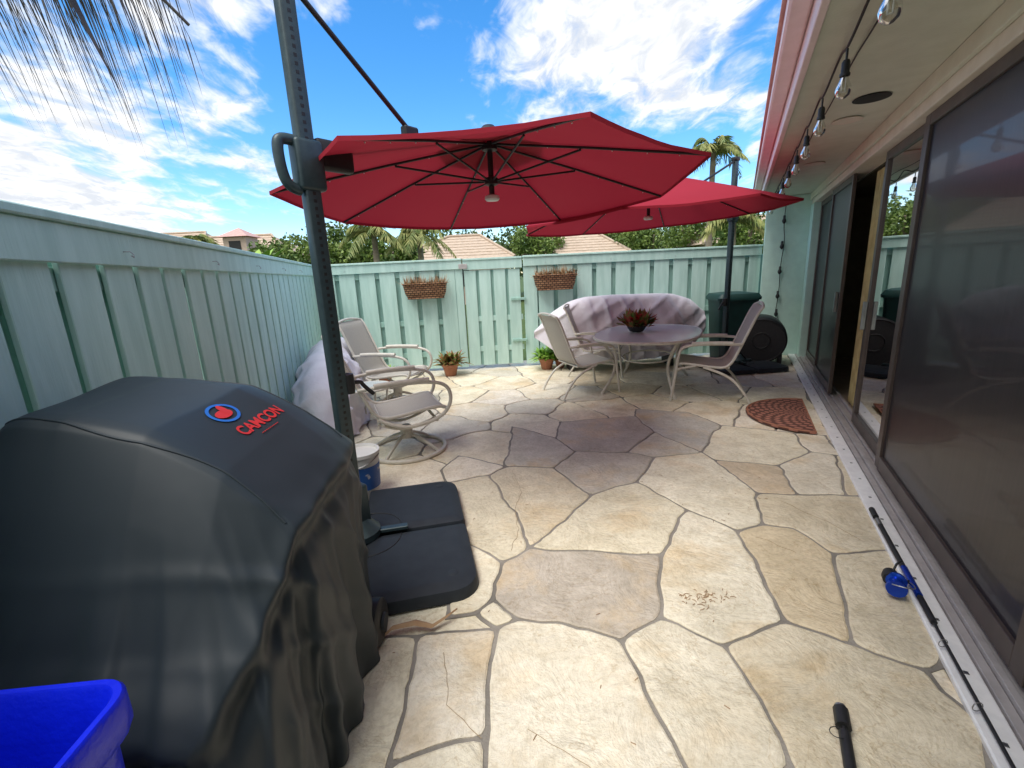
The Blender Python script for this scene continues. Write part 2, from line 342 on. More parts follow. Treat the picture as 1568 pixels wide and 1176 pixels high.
# ---------------------------------------------------------------- fences
def fence(name,p0,p1,bw=.25,gap=.06,skip=None,start=0.):
    dx,dy=p1[0]-p0[0],p1[1]-p0[1];Ln=math.hypot(dx,dy);a=math.atan2(dy,dx)
    e=empty(name,(p0[0],p0[1],0),a)
    fr=[];bk=[];x=start
    r=random.Random(5)
    while x<Ln:
        x1=min(x+bw,Ln)
        if not(skip and x1>skip[0]-.02 and x<skip[1]+.02):
            o=r.uniform(-.003,.003);fr.append((x,x1,o,.02+o,.04+r.uniform(0,.02),1.72))
        bk.append((x+bw-.085,x+bw+gap+.105,.062,.082,.04,1.72))
        x+=bw+gap
    if skip:fr+=[(skip[0]-.13,skip[0]-.004,0,.02,.04,1.72),(skip[1]+.012,skip[1]+.235,0,.02,.04,1.72)]
    bk=[b for b in bk if not(skip and b[1]>skip[0] and b[0]<skip[1])]
    if skip:bk+=[(skip[0]-.22,skip[0]-.08,.084,.10,.04,1.72),(skip[1]+.2,skip[1]+.34,.084,.10,.04,1.72)]
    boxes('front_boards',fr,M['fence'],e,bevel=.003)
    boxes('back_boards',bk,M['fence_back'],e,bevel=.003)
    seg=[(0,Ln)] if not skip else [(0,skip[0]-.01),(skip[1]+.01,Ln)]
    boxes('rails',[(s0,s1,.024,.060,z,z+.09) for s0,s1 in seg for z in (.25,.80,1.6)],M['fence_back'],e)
    boxes('top_trim',[(s0,s1,-.026,-.006,1.70,1.838) for s0,s1 in seg],M['fence'],e,bevel=.004)
    boxes('cap_board',[(s0,s1,-.045,.11,1.84,1.872) for s0,s1 in seg],M['fence'],e,bevel=.005)
    hk=[]
    for k in range(int(Ln/1.1)):
        x=.5+1.1*k
        if skip and skip[0]-.1<x<skip[1]+.1:continue
        hk.append([(x,-.026,1.76),(x,-.05,1.76),(x+.012,-.058,1.748),(x,-.062,1.735),(x-.010,-.056,1.742)])
    tube('screw_hooks',hk,.0022,M['steel'],e,res=1)
    return e,Ln
fence('wooden_fence',(lx(-1.6),-1.6),(-3.17,7.75),bw=.225,gap=.05,start=.1)
fence('wooden_fence',(-3.15,7.75),(4.35,8.05),bw=.255,gap=.075,skip=(2.42,3.42),start=.05)
gate=empty('fence_gate',(-3.15,7.75,0),math.atan2(.30,7.5))
boxes('gate_boards',[(2.44+.245*k,2.44+.245*k+.195,-.012,.008,.06,1.67) for k in range(4)],M['fence'],gate,bevel=.003)
boxes('gate_back_boards',[(2.44+.245*k+.14,2.44+.245*k+.30,.03,.05,.06,1.67) for k in range(3)],M['fence_back'],gate,bevel=.003)
boxes('gate_rails',[(2.44,3.40,.010,.028,z,z+.09) for z in (.3,.82)],M['fence'],gate)
box('gate_trim',2.43,3.41,-.034,-.014,1.68,1.83,M['fence'],gate)
box('gate_cap',2.43,3.41,-.05,.1,1.832,1.862,M['fence'],gate)
boxes('hinges',[(3.20,3.46,-.040,-.0145,1.15,1.19),(3.20,3.46,-.040,-.0145,.45,.49)],M['fence_back'],gate)
boxes('gate_latch',[(2.36,2.5,-.06,-.036,1.70,1.78)],M['sill'],gate)
tube('latch_rod',[(2.42,-.03,.2),(2.42,-.03,1.66)],.005,M['black'],gate)

# ---------------------------------------------------------------- house
TH=-math.atan2(.4472,.8944)
H=empty('patio_house',(.915,0,0),TH)
UE=8.62
box('door_threshold',-.004,.095,-2,UE,0.0,.03,M['white_metal'],H,bevel=.006)
boxes('threshold_screws',[(.04,.055,u/10,u/10+.015,.0305,.033) for u in range(-5,86,3)],M['steel'],H,bevel=0)
boxes('sliding_track',[(.10,.135,-2,UE,0,.035),(.138,.165,-2,UE,0,.055),(.168,.20,-2,UE,0,.04),(.203,.225,-2,UE,0,.06),(.228,.27,-2,UE,0,.045),(.273,.30,-2,UE,0,.07)],M['sill'],H,bevel=.002)
box('soffit',-.56,.5,-2.5,9.0,2.60,2.63,M['soffit'],H,bevel=0)
box('fascia',-.60,-.565,-2.5,9.0,2.575,2.80,M['fascia'],H)
box('gutter',-.70,-.603,-2.5,9.0,2.70,2.815,M['fascia'],H,bevel=.012)
mobj('roof',[(-.72,-2.5,2.83),(-.72,9.1,2.83),(5,9.1,4.3),(5,-2.5,4.3),(-.72,-2.5,2.80),(-.72,9.1,2.80),(5,9.1,4.2),(5,-2.5,4.2)],[(0,1,2,3),(4,7,6,5),(0,4,5,1)],M['pinkroof'],H)
box('header_beam',.13,.32,-2.4,UE,2.43,2.597,M['trim'],H)
box('header_lip',.10,.128,-2.4,UE,2.50,2.597,M['soffit'],H)
box('wing_wall',-.50,.34,UE+.003,UE+.16,0,2.597,M['stucco'],H)
box('end_wall',.12,.34,8.30,UE,0.0,2.427,M['stucco'],H)
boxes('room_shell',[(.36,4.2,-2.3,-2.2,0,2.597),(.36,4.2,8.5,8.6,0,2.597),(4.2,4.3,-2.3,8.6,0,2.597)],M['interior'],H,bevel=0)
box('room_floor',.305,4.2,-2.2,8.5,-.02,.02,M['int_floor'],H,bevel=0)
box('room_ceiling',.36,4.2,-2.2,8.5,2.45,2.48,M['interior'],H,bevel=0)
box('rug',.40,2.2,3.2,5.4,.022,.03,M['rug'],H,bevel=.003)
Vc=[];Fcc=[]
for i in range(81):
    u=4.95+i*.008; w=.36+.03*math.sin(i*1.1)
    Vc+= [(w,u,.05),(w,u,2.4)]
    if i:Fcc.append((2*i-2,2*i,2*i+1,2*i-1))
mobj('curtain',Vc,Fcc,M['curtain'],H,smooth=True)
boxes('sofa',[(1.6,2.4,4.3,6.2,.05,.45),(2.2,2.4,4.3,6.2,.45,.85)],M['interior'],H,bevel=.05,segs=3)
def panel(nm,u0,u1,w,infill,sw=.07):
    z0,z1=.072,2.428
    fr=[(w,w+.035,u0,u0+sw,z0,z1),(w,w+.035,u1-sw,u1,z0,z1),(w,w+.035,u0+sw+.001,u1-sw-.001,z0,z0+.10),(w,w+.035,u0+sw+.001,u1-sw-.001,z1-.07,z1)]
    boxes(nm+'_frame',fr,M['bronze'],H,bevel=.003)
    mobj(nm+'_pane',[(w+.018,u0+sw*.5,z0+.05),(w+.018,u1-sw*.5,z0+.05),(w+.018,u1-sw*.5,z1-.03),(w+.018,u0+sw*.5,z1-.03)],[(0,1,2,3)],infill,H)
panel('near_screen_door',1.55,3.62,.17,M['screen'],sw=.09)
panel('nearest_screen_door',-.5,1.53,.17,M['screen'],sw=.09)
panel('glass_door',3.68,4.72,.215,M['glass'],sw=.07)
panel('far_screen_door',5.75,7.0,.17,M['screen'],sw=.07)
panel('end_screen_door',7.02,8.29,.215,M['screen'],sw=.07)
box('door_handle',.135,.168,5.80,5.83,1.0,1.22,M['steel'],H)
box('glass_door_handle',.18,.213,4.66,4.69,.95,1.20,M['steel'],H)
lathe('recessed_light',[(.09,0),(.10,-.008),(.085,-.012),(.05,-.002)],M['trim'],H,loc=(-.17,4.15,2.598))
lathe('soffit_vent',[(.10,0),(.105,-.006),(.04,-.008)],M['black'],H,loc=(-.12,3.65,2.598))
lathe('ceiling_fixture',[(.09,0),(.10,-.008),(.085,-.012),(.05,-.002)],M['trim'],H,loc=(-.17,5.9,2.598))

SL=empty('string_lights',(.915,0,0),TH)
us=[.2,.95,1.62,2.38,3.1,3.8,4.5,5.25,6.0,6.75,7.5,8.2]
pts=[]
for i,u in enumerate(us):
    pts.append((-.45,u,2.50))
    if i<len(us)-1:
        um=(u+us[i+1])/2;pts.append((-.43,um-.06,2.585));pts.append((-.43,um+.06,2.585))
tube('cable',pts,.006,M['black'],SL,smooth=True)
tube('second_cable',[(-.36,u,2.592-.03*abs(math.sin(u*2.2))) for u in [k*.25 for k in range(0,34)]],.004,M['black'],SL,smooth=True)
for i,u in enumerate(us):
    tube('drop_wire',[(-.45,u,2.50),(-.45,u,2.44)],.005,M['black'],SL)
    lathe('socket',[(.012,.0),(.017,-.01),(.017,-.05),(.021,-.055),(.021,-.065)],M['black'],SL,n=14,loc=(-.45,u,2.455))
    lathe('bulb',[(.013,0),(.02,-.02),(.03,-.045),(.032,-.06),(.026,-.08),(.012,-.092),(.002,-.095)],M['bulb'],SL,n=16,loc=(-.45,u,2.39))
    tube('filament',[(-.457,u,2.385),(-.457,u,2.325),(-.443,u,2.325),(-.443,u,2.385)],.0035,M['whitepl'],SL)
tube('wall_cable',[(-.22,UE-.02,2.58),(-.25,UE-.03,2.2),(-.2,UE-.03,1.9),(-.24,UE-.03,1.5),(-.22,UE-.03,1.1),(-.25,UE-.03,.75)],.006,M['black'],SL,smooth=True)
for z in (2.25,1.85,1.45,1.05,.75):
    lathe('wall_bulb',[(.012,.05),(.018,.04),(.018,0),(.03,-.03),(.03,-.05),(.01,-.08)],M['black'],SL,n=12,loc=(-.24,UE-.05,z))

# ---------------------------------------------------------------- umbrellas
def umbrella(name,pole,hub,R,rot,tx,ty,zr,zp,zmast,zarm,basesz,baserot,baseoff=(0,0),zlight=None):
    U=empty(name,(0,0,0))
    hx,hy=hub
    ang=[math.radians(rot)+k*pi/4 for k in range(8)]
    plane=lambda x,y:tx*(x-hx)+ty*(y-hy)
    def P(k,s,dz=0):
        a=ang[k%8];x=hx+R*s*math.cos(a);y=hy+R*s*math.sin(a)
        z=zp+(zr-zp)*(s**1.06)+plane(x,y)+dz;return Vector((x,y,z))
    V=[];Fc=[];NS=14;NT=8
    for k in range(8):
        b0=len(V)
        for i in range(NS+1):
            s=max(.02,i/NS)
            for j in range(NT+1):
                t=j/NT;v=P(k,s).lerp(P(k+1,s),t)
                sag=math.sin(pi*t)*s;v.z-=.020*sag
                v.z+=.006*noise.noise(Vector((v.x*5,v.y*5,k)))*math.sin(pi*t)
                if i==NS:
                    c=Vector((hx,hy,v.z));v=v.lerp(c,.014*math.sin(pi*t))
                V.append(v)
        for i in range(NS):
            for j in range(NT):
                q=b0+i*(NT+1)+j;Fc.append((q,q+1,q+NT+2,q+NT+1))
        q0=b0+NS*(NT+1);b1=len(V)
        for j in range(NT+1):
            v=V[q0+j].copy();v.z-=.022;V.append(v)
        for j in range(NT):Fc.append((q0+j,q0+j+1,b1+j+1,b1+j))
    c=mobj('canopy',V,Fc,M['canopy'],U,smooth=True)
    m=c.modifiers.new('es','EDGE_SPLIT');m.split_angle=math.radians(25)
    V=[];Fc=[]
    for k in range(8):
        b0=len(V);V+=[P(k,.0,.045),P(k,.27,.03),P(k+1,.27,.03)];Fc.append((b0,b0+1,b0+2))
    mobj('vent_cap',V,Fc,M['canopy'],U)
    ribs=[];st=[]
    zrun=zp-.27
    for k in range(8):
        ribs.append([P(k,.03,-.02),P(k,.5,-.016),P(k,.995,-.012)])
        st.append([Vector((hx+.03*math.cos(ang[k]),hy+.03*math.sin(ang[k]),zrun)),P(k,.46,-.03)])
    tube('ribs',ribs,.0085,M['black'],U);tube('struts',st,.0075,M['black'],U)
    zl=zlight if zlight else zp-.46
    tube('centre_post',[(hx,hy,zl+.02),(hx,hy,zp+.08)],.02,M['black'],U)
    lathe('hub_top',[(.03,0),(.065,.0),(.065,.035),(.04,.06),(.01,.065)],M['black'],U,loc=(hx,hy,zp+.04))
    lathe('runner',[(.03,0),(.05,.01),(.05,.05),(.03,.06)],M['black'],U,loc=(hx,hy,zrun-.03))
    lathe('crown_hub',[(.02,-.05),(.055,-.04),(.055,.0),(.02,.01)],M['black'],U,loc=(hx,hy,zp-.02))
    lathe('light_disc',[(.03,.03),(.052,.02),(.055,0),(.045,-.012),(.01,-.016)],M['whitepl'],U,loc=(hx,hy,zl))
    bm=bmesh.new()
    for k in range(8):
        for s in (.3,.45,.6,.75,.88):
            bmesh.ops.create_icosphere(bm,subdivisions=1,radius=.0045,matrix=Matrix.Translation(P(k,s,-.028)))
    me=bpy.data.meshes.new('leds');bm.to_mesh(me);bm.free();me.materials.append(M['whitepl']);o=bpy.data.objects.new('leds',me);COL.objects.link(o);o.parent=U
    px,py=pole;az=math.atan2(hy-py,hx-px)
    Ms=empty('mast_frame',(px,py,0),az,U)
    box('mast',-.042,.042,-.03,.03,.10,zmast,M['pole'],Ms,bevel=.012,segs=3)
    hl=[];z=.4
    while z<zmast-.1:
        hl.append((-.008,.008,-.0308,-.0297,z,z+.016));hl.append((-.012,.012,.0295,.0312,z,z+.018));z+=.036
    boxes('mast_holes',hl,M['black'],Ms,bevel=0)
    box('mast_cap',-.055,.055,-.04,.04,zmast,zmast+.05,M['black'],Ms,bevel=.012,segs=2)
    box('mast_socket',-.07,.07,-.055,.055,.12,.42,M['pole'],Ms,bevel=.02,segs=3)
    box('carriage',-.070,.075,-.045,.045,zarm-.13,zarm+.11,M['pole'],Ms,bevel=.02,segs=3)
    out=[(-.05,.12),(-.13,.125),(-.165,.09),(-.16,-.06),(-.125,-.15),(-.05,-.16)]
    inn=[(-.06,.075),(-.105,.08),(-.125,.06),(-.12,-.04),(-.10,-.095),(-.06,-.10)]
    tube('loop_handle',[(x*.97,0,zarm+z) for x,z in [((a[0]+b_[0])/2,(a[1]+b_[1])/2) for a,b_ in zip(out,inn)]],.026,M['pole'],Ms,smooth=True)
    D=math.hypot(hx-px,hy-py);za=zp+.065
    tube('main_arm',[(.03,0,zarm+.05),(.16,0,zarm+.10),(D,0,za)],.019,M['black'],Ms)
    box('arm_bracket',.05,.26,-.03,.03,zarm-.02,zarm+.13,M['black'],Ms,bevel=.02,segs=2)
    f=.48;tube('upper_strut',[(.02,0,zmast+.0),(D*f,0,zarm+.10+(za-zarm-.1)*f+.03)],.014,M['black'],Ms)
    box('strut_joint',D*f-.05,D*f+.06,-.025,.025,zarm+.10+(za-zarm-.1)*f-.02,zarm+.10+(za-zarm-.1)*f+.05,M['black'],Ms,bevel=.01)
    tube('crank',[(.05,-.0,1.02),(.14,.0,1.03),(.16,.0,.99),(.22,.0,.93)],.012,M['black'],Ms,smooth=True)
    lathe('crank_housing',[(.0,-.05),(.035,-.05),(.04,0),(.035,.06),(.0,.07)],M['black'],Ms,loc=(.06,0,1.02))
    B=empty('weighted_base',(px+baseoff[0],py+baseoff[1],0),baserot,U)
    h=basesz/2
    for ix in (0,1):
        for iy in (0,1):
            sx=1 if ix else -1;sy=1 if iy else -1
            g=.010;pts=[]
            for (cx,cy,r) in [(g,g,.10),(h,g,.03),(h,h,.13),(g,h,.03)]:
                qx=1 if cx>g else -1;qy=1 if cy>g else -1
                ccx=cx-qx*r;ccy=cy-qy*r
                a0={(-1,-1):pi,(1,-1):1.5*pi,(1,1):0,(-1,1):.5*pi}[(qx,qy)]
                for s in range(7):
                    a=a0+s*pi/12;pts.append((ccx+r*math.cos(a),ccy+r*math.sin(a)))
            n=len(pts);mcx=h/2;mcy=h/2;V=[];Fc=[]
            for (o_,z) in [(0,.014),(.004,.055),(.012,.074),(.07,.090),(.10,.092)]:
                for (x,y) in pts:
                    l=math.hypot(mcx-x,mcy-y);V.append(((x+(mcx-x)/l*o_)*sx,(y+(mcy-y)/l*o_)*sy,z))
            for lv in range(4):
                for i in range(n):
                    k=(i+1)%n;f_=(lv*n+i,lv*n+k,(lv+1)*n+k,(lv+1)*n+i);Fc.append(f_ if sx*sy>0 else f_[::-1])
            f_=tuple(4*n+i for i in range(n));Fc.append(f_ if sx*sy>0 else f_[::-1])
            o=mobj('weight_tile',V,Fc,M['baseplastic'],B,smooth=True);m=o.modifiers.new('es','EDGE_SPLIT');m.split_angle=math.radians(35)
            lathe('fill_cap',[(.028,0),(.028,.004),(.024,.006),(.005,.006)],M['baseplastic'],B,n=20,loc=(sx*h*.80,sy*h*.80,.088))
            tube('moulded_groove',[(sx*(.05+.20*math.cos(a)),sy*(.05+.20*math.sin(a)),.092) for a in [i*pi/16 for i in range(9)]],.004,M['black'],B)
    boxes('cross_frame',[(-h*.45,h*.45,-.022,.022,.094,.118),(-.022,.022,-h*.45,-.03,.094,.117),(-.022,.022,.03,h*.45,.094,.117)],M['pole'],B,bevel=.004)
    lathe('mast_collar',[(.13,.094),(.13,.13),(.10,.16),(.07,.20)],M['pole'],B,n=24)
    return U
umbrella('cantilever_umbrella',(-.97,2.49),(-.08,3.6),1.48,18.8,.02,-.055,2.17,2.52,2.97,2.17,1.30,math.radians(12),zlight=2.13)
umbrella('cantilever_umbrella',(3.27,6.9),(1.72,5.75),1.58,20,.045,.0,2.15,2.66,2.97,2.30,1.1,math.radians(5),baseoff=(.25,.1),zlight=2.15)

# ---------------------------------------------------------------- grill with cover
grill=empty('covered_grill')
prof_keys=[
 (.835,[(-.74,.02),(-.74,.12),(-.75,.2),(-.85,.2),(-1.0,.2),(-1.15,.2),(-1.25,.2),(-1.27,.12),(-1.27,.02)]),
 (.80,[(-.70,.02),(-.70,.35),(-.76,.58),(-.86,.62),(-1.0,.63),(-1.15,.63),(-1.27,.62),(-1.29,.3),(-1.29,.02)]),
 (.90,[(-.66,.02),(-.65,.38),(-.70,.68),(-.84,.74),(-1.0,.77),(-1.16,.78),(-1.30,.76),(-1.34,.3),(-1.34,.02)]),
 (1.04,[(-.655,.02),(-.64,.42),(-.655,.80),(-.80,.93),(-.98,1.02),(-1.17,1.06),(-1.34,1.05),(-1.38,.4),(-1.38,.02)]),
 (1.15,[(-.65,.02),(-.635,.42),(-.64,.90),(-.80,1.08),(-.99,1.20),(-1.20,1.25),(-1.37,1.23),(-1.41,.5),(-1.41,.02)]),
 (1.21,[(-.65,.02),(-.635,.42),(-.64,.92),(-.80,1.10),(-.99,1.225),(-1.20,1.275),(-1.38,1.25),(-1.42,.5),(-1.42,.02)]),
 (1.62,[(-.66,.02),(-.65,.42),(-.66,.95),(-.81,1.10),(-1.0,1.235),(-1.24,1.285),(-1.45,1.26),(-1.51,.5),(-1.51,.02)]),
 (1.78,[(-.68,.02),(-.67,.42),(-.68,.94),(-.83,1.08),(-1.03,1.20),(-1.26,1.24),(-1.47,1.21),(-1.53,.5),(-1.53,.02)]),
 (1.88,[(-.70,.02),(-.70,.42),(-.72,.88),(-.86,.98),(-1.05,1.04),(-1.27,1.06),(-1.48,1.03),(-1.54,.5),(-1.54,.02)]),
 (1.93,[(-.74,.02),(-.74,.35),(-.77,.5),(-.9,.52),(-1.07,.53),(-1.28,.54),(-1.46,.52),(-1.52,.3),(-1.52,.02)]),
 (1.93,[(-.78,.02),(-.78,.06),(-.80,.08),(-.9,.08),(-1.07,.08),(-1.28,.08),(-1.44,.08),(-1.48,.06),(-1.48,.02)]),
]
def interp(seq,t):
    n=len(seq)-1;x=t*n;i=min(int(x),n-1);f=x-i
    p0=seq[max(i-1,0)];p1=seq[i];p2=seq[i+1];p3=seq[min(i+2,n)]
    out=[]
    for a,b_,c,d in zip(p0,p1,p2,p3):
        cr_=.5*((2*b_)+(-a+c)*f+(2*a-5*b_+4*c-d)*f*f+(-a+3*b_-3*c+d)*f**3)
        li=b_+(c-b_)*f
        out.append(.62*li+.38*cr_)
    return out
NV,NW=140,160
V=[];Fc=[]
flat=[[k[0]]+[c for p in k[1] for c in p] for k in prof_keys]
for i in range(NV+1):
    row=interp(flat,i/NV);Y=row[0];pr=[(row[1+2*q],row[2+2*q]) for q in range(9)]
    for j in range(NW+1):
        x,z=interp(pr,j/NW);V.append(Vector((x,Y,z)))
for i in range(NV):
    for j in range(NW):
        q=i*(NW+1)+j;Fc.append((q,q+NW+1,q+NW+2,q+1))
gc=mobj('vinyl_cover',V,Fc,M['cover'],grill,smooth=True)
me=gc.data
def soft(x,k):   # rounded crest instead of a sharp one
    return math.exp(-(x*k)**2)
for v in me.vertices:
    p=v.co
    low=max(0.,min(1.,(1.08-p.z)/.75));low=low*low*(3-2*low)
    out=Vector((p.x+1.05,p.y-1.38,0)).normalized()
    a=math.atan2(p.y-1.35,p.x+1.05)
    w=noise.noise(Vector((a*2.4+p.z*.5,p.z*.40,1.3)));w2=noise.noise(Vector((a*5.5-p.z*1.0,p.z*.5,4.)))
    fold=(soft(w,4.5)-.45)*.060*low+(soft(w2,4.5)-.4)*.020*low
    gen=noise.noise(Vector((p.x*3,p.y*3,p.z*2)))*.014
    q=(p.z-.75)+(p.y-1.15)*.9
    cz=noise.noise(Vector((q*3.6,(p.y-p.z)*.6,9.)));cz=soft(cz,7)*.018*min(1,low*4)*max(0,min(1,(p.y-.85)*4))
    rz=(.60+.32*max(0,min(1,(p.y-.82)/.36)))-p.z
    ridge=math.exp(-(rz*rz)/.0012)*.016-math.exp(-((rz-.075)**2)/.0016)*.020
    if p.x<-1.25:ridge=0
    v.co=p+out*(fold+cz+ridge)+Vector((0,0,1))*gen*(1-low)
me.update()
sm=gc.modifiers.new('ss','SUBSURF');sm.levels=0;sm.render_levels=1
bvh=BVHTree.FromPolygons([v.co for v in me.vertices],[tuple(p.vertices) for p in me.polygons])
def drop(x,y,off=.004):
    h=bvh.ray_cast(Vector((x,y,3)),Vector((0,0,-1)))
    return Vector((x,y,(h[0].z if h[0] else 1)+off))
tube('seam_near',[drop(-.655-.73*k/30,1.165+.012*math.sin(k*.3),.001) for k in range(31)],.0035,M['cover'],grill,smooth=True)
tube('seam_far',[drop(-.70-.75*k/30,1.76,.001) for k in range(31)],.0035,M['cover'],grill,smooth=True)
txc=bpy.data.curves.new('emblem_text','FONT');txc.body='CAMCON';txc.size=.058;txc.space_character=1.0;txc.offset=.0016
to=bpy.data.objects.new('tmp',txc);COL.objects.link(to)
bpy.context.view_layer.update();dg=bpy.context.evaluated_depsgraph_get()
tme=bpy.data.meshes.new_from_object(to.evaluated_get(dg));bpy.data.objects.remove(to)
bm=bmesh.new();bm.from_mesh(tme);bmesh.ops.triangulate(bm,faces=bm.faces);bmesh.ops.subdivide_edges(bm,edges=bm.edges,cuts=1)
for v in bm.verts:
    x,y=v.co.x,v.co.y;v.co=drop(-.845-y*.85,1.37+x,.004)
bm.to_mesh(tme);bm.free();tme.materials.clear();tme.materials.append(M['red']);o=bpy.data.objects.new('emblem_text',tme);COL.objects.link(o);o.parent=grill
def disc_on(nm,cx,cy,rx_,ry_,r0,mt,off):
    V=[];Fc=[];n=40
    for i in range(n):
        a=2*pi*i/n
        for s in ((r0,1) if r0 else (0.01,1)):V.append(drop(cx+rx_*s*math.cos(a),cy+ry_*s*math.sin(a),off))
    for i in range(n):
        k=(i+1)%n;Fc.append((2*i,2*i+1,2*k+1,2*k))
    mobj(nm,V,Fc,mt,grill)
disc_on('emblem_ring',-.94,1.43,.040,.062,.80,M['logo_blue'],.0045)
disc_on('emblem_flame',-.935,1.425,.016,.038,0,M['red'],.005)
disc_on('emblem_flame_tip',-.95,1.445,.020,.014,0,M['red'],.0055)
tube('emblem_small_print',[[drop(-.825,1.43+.012*k,.004),drop(-.825,1.438+.012*k,.004)] for k in range(9)],.0015,M['red'],grill,res=1)
lathe('wheel',[(.02,-.03),(.085,-.03),(.10,-.02),(.10,.02),(.085,.03),(.02,.03)],M['black'],grill,n=28,loc=(-.655,1.74,.112),rot=(0,pi/2,0))
lathe('wheel_cap',[(.01,.0),(.04,.0),(.035,.01)],M['baseplastic'],grill,n=20,loc=(-.622,1.74,.112),rot=(0,pi/2,0))

# ---------------------------------------------------------------- blue bin
def rrect(w,d,r,n=6):
    P=[]
    for (sx,sy,a0) in [(1,1,0),(-1,1,pi/2),(-1,-1,pi),(1,-1,1.5*pi)]:
        for i in range(n+1):
            a=a0+i*pi/2/n;P.append((sx*(w/2-r)+r*math.cos(a),sy*(d/2-r)+r*math.sin(a)))
    return P
def loft(nm,levels,mt,parent,loc,rz,smooth=True,capb=True,capt=True):
    V=[];Fc=[]
    for (w,d,r,z) in levels:
        P=rrect(w,d,r)
        for x,y in P:V.append((x,y,z))
    n=len(P)
    for l in range(len(levels)-1):
        for i in range(n):
            k=(i+1)%n;Fc.append((l*n+i,l*n+k,(l+1)*n+k,(l+1)*n+i))
    if capb:Fc.append(tuple(range(n))[::-1])
    if capt:Fc.append(tuple((len(levels)-1)*n+i for i in range(n)))
    o=mobj(nm,V,Fc,mt,parent,smooth,loc,rz);m=o.modifiers.new('es','EDGE_SPLIT');m.split_angle=math.radians(38);return o
bb=empty('blue_recycling_bin')
loft('bin_body',[(.42,.42,.05,.0),(.44,.44,.05,.02),(.50,.48,.05,.82),(.535,.515,.06,.825),(.545,.525,.06,.84),(.545,.525,.06,.895),(.535,.515,.055,.902),(.515,.495,.05,.902),(.505,.485,.05,.895),(.485,.465,.05,.80),(.42,.41,.05,.05)],M['blue'],bb,(-.965,.425,0),math.radians(4))

# ---------------------------------------------------------------- sling chairs
def sling_chair(name,loc,rz,swivel=False,sc=1.):
    E=empty(name,(loc[0],loc[1],0),rz);E.scale=(sc,sc,sc)
    pf=[(.30,.415),(.26,.445),(.10,.425),(-.08,.40),(-.20,.395),(-.27,.45),(-.34,.62),(-.42,.82),(-.49,1.0),(-.53,1.05)]
    if swivel:pf=[(x*1.05,z+.0) for x,z in pf]
    W=.265
    for sy in (-1,1):
        tube('side_rail',[(x,sy*W,z) for x,z in pf],.015,M['frame'],E,smooth=True)
    tube('top_rail',[(pf[-1][0],-W,pf[-1][1]-.004),(pf[-1][0]-.02,-W*.5,pf[-1][1]+.03),(pf[-1][0]-.02,W*.5,pf[-1][1]+.03),(pf[-1][0],W,pf[-1][1]-.004)],.014,M['frame'],E,smooth=True)
    tube('front_rail',[(.29,-W,.42),(.29,W,.42)],.012,M['frame'],E)
    tube('rear_rail',[(-.24,-W,.40),(-.24,W,.40)],.012,M['frame'],E)
    V=[];Fc=[];n=36;m_=8
    for i in range(n+1):
        x,z=interp(pf,i/n)
        for j in range(m_+1):
            y=-W+2*W*j/m_;d=.018*math.cos((j/m_-.5)*pi)
            V.append((x-(d if i>n*.5 else 0),y,z-(d if i<n*.5 else 0)+.006))
    for i in range(n):
        for j in range(m_):
            q=i*(m_+1)+j;Fc.append((q,q+1,q+m_+2,q+m_+1))
    o=mobj('sling',V,Fc,M['sling'],E,smooth=True);md=o.modifiers.new('so','SOLIDIFY');md.thickness=.006
    for sy in (-1,1):
        y=sy*(W+.045)
        if not swivel:
            tube('arm_leg',[(-.36,sy*(W+.01),.66),(-.30,y,.665),(-.1,y,.67),(.16,y,.655),(.26,y,.62),(.29,y,.50),(.30,y,.38),(.35,y,.01)],.0155,M['frame'],E,smooth=True)
            tube('rear_leg',[(.02,sy*(W+.01),.40),(-.22,y,.34),(-.40,y,.15),(-.47,y,.01)],.0145,M['frame'],E,smooth=True)
            tube('arm_pad',[(-.26,y,.675),(-.1,y,.682),(.15,y,.668)],.021,M['frame'],E,smooth=True)
            tube('leg_brace',[(.30,y,.38),(.1,sy*(W+.01),.415)],.011,M['frame'],E)
        else:
            tube('arm_loop',[(-.38,sy*(W+.01),.66),(-.30,y,.67),(-.1,y,.68),(.20,y,.67),(.33,y,.62),(.36,y,.50),(.30,y,.38),(.15,y,.32),(-.1,y,.30),(-.25,sy*(W+.01),.40)],.0155,M['frame'],E,smooth=True)
            tube('arm_pad',[(-.26,y,.685),(-.1,y,.695),(.18,y,.685)],.022,M['frame'],E,smooth=True)
            tube('rocker_spring',[(.22,sy*.16,.30),(.05,sy*.13,.24),(-.12,sy*.13,.25),(-.25,sy*.16,.33)],.013,M['frame'],E,smooth=True)
    if swivel:
        tube('base_ring',[(.33*math.cos(k*pi/18),.33*math.sin(k*pi/18),.018) for k in range(36)],.018,M['frame'],E,cyclic=True)
        tube('base_spokes',[[(.32*math.cos(a),.32*math.sin(a),.025),(.17*math.cos(a),.17*math.sin(a),.12),(.03*math.cos(a),.03*math.sin(a),.16)] for a in (pi/4,3*pi/4,5*pi/4,7*pi/4)],.015,M['frame'],E,smooth=True)
        lathe('swivel_hub',[(.05,.12),(.055,.16),(.055,.22),(.03,.24)],M['frame'],E,n=20)
        tube('cross_bars',[[(.22,-W-.04,.33),(.22,W+.04,.33)],[(-.22,-W-.04,.35),(-.22,W+.04,.35)]],.013,M['frame'],E)
    return E
sling_chair('swivel_patio_chair',(-1.02,4.12),math.radians(22),True,1.06)
sling_chair('swivel_patio_chair',(-1.48,5.75),math.radians(-14),True,1.04)
sling_chair('patio_dining_chair',(.98,6.0),math.radians(20))
sling_chair('patio_dining_chair',(1.42,7.0),math.radians(-20))
sling_chair('patio_dining_chair',(2.36,5.48),math.radians(160),sc=1.05)

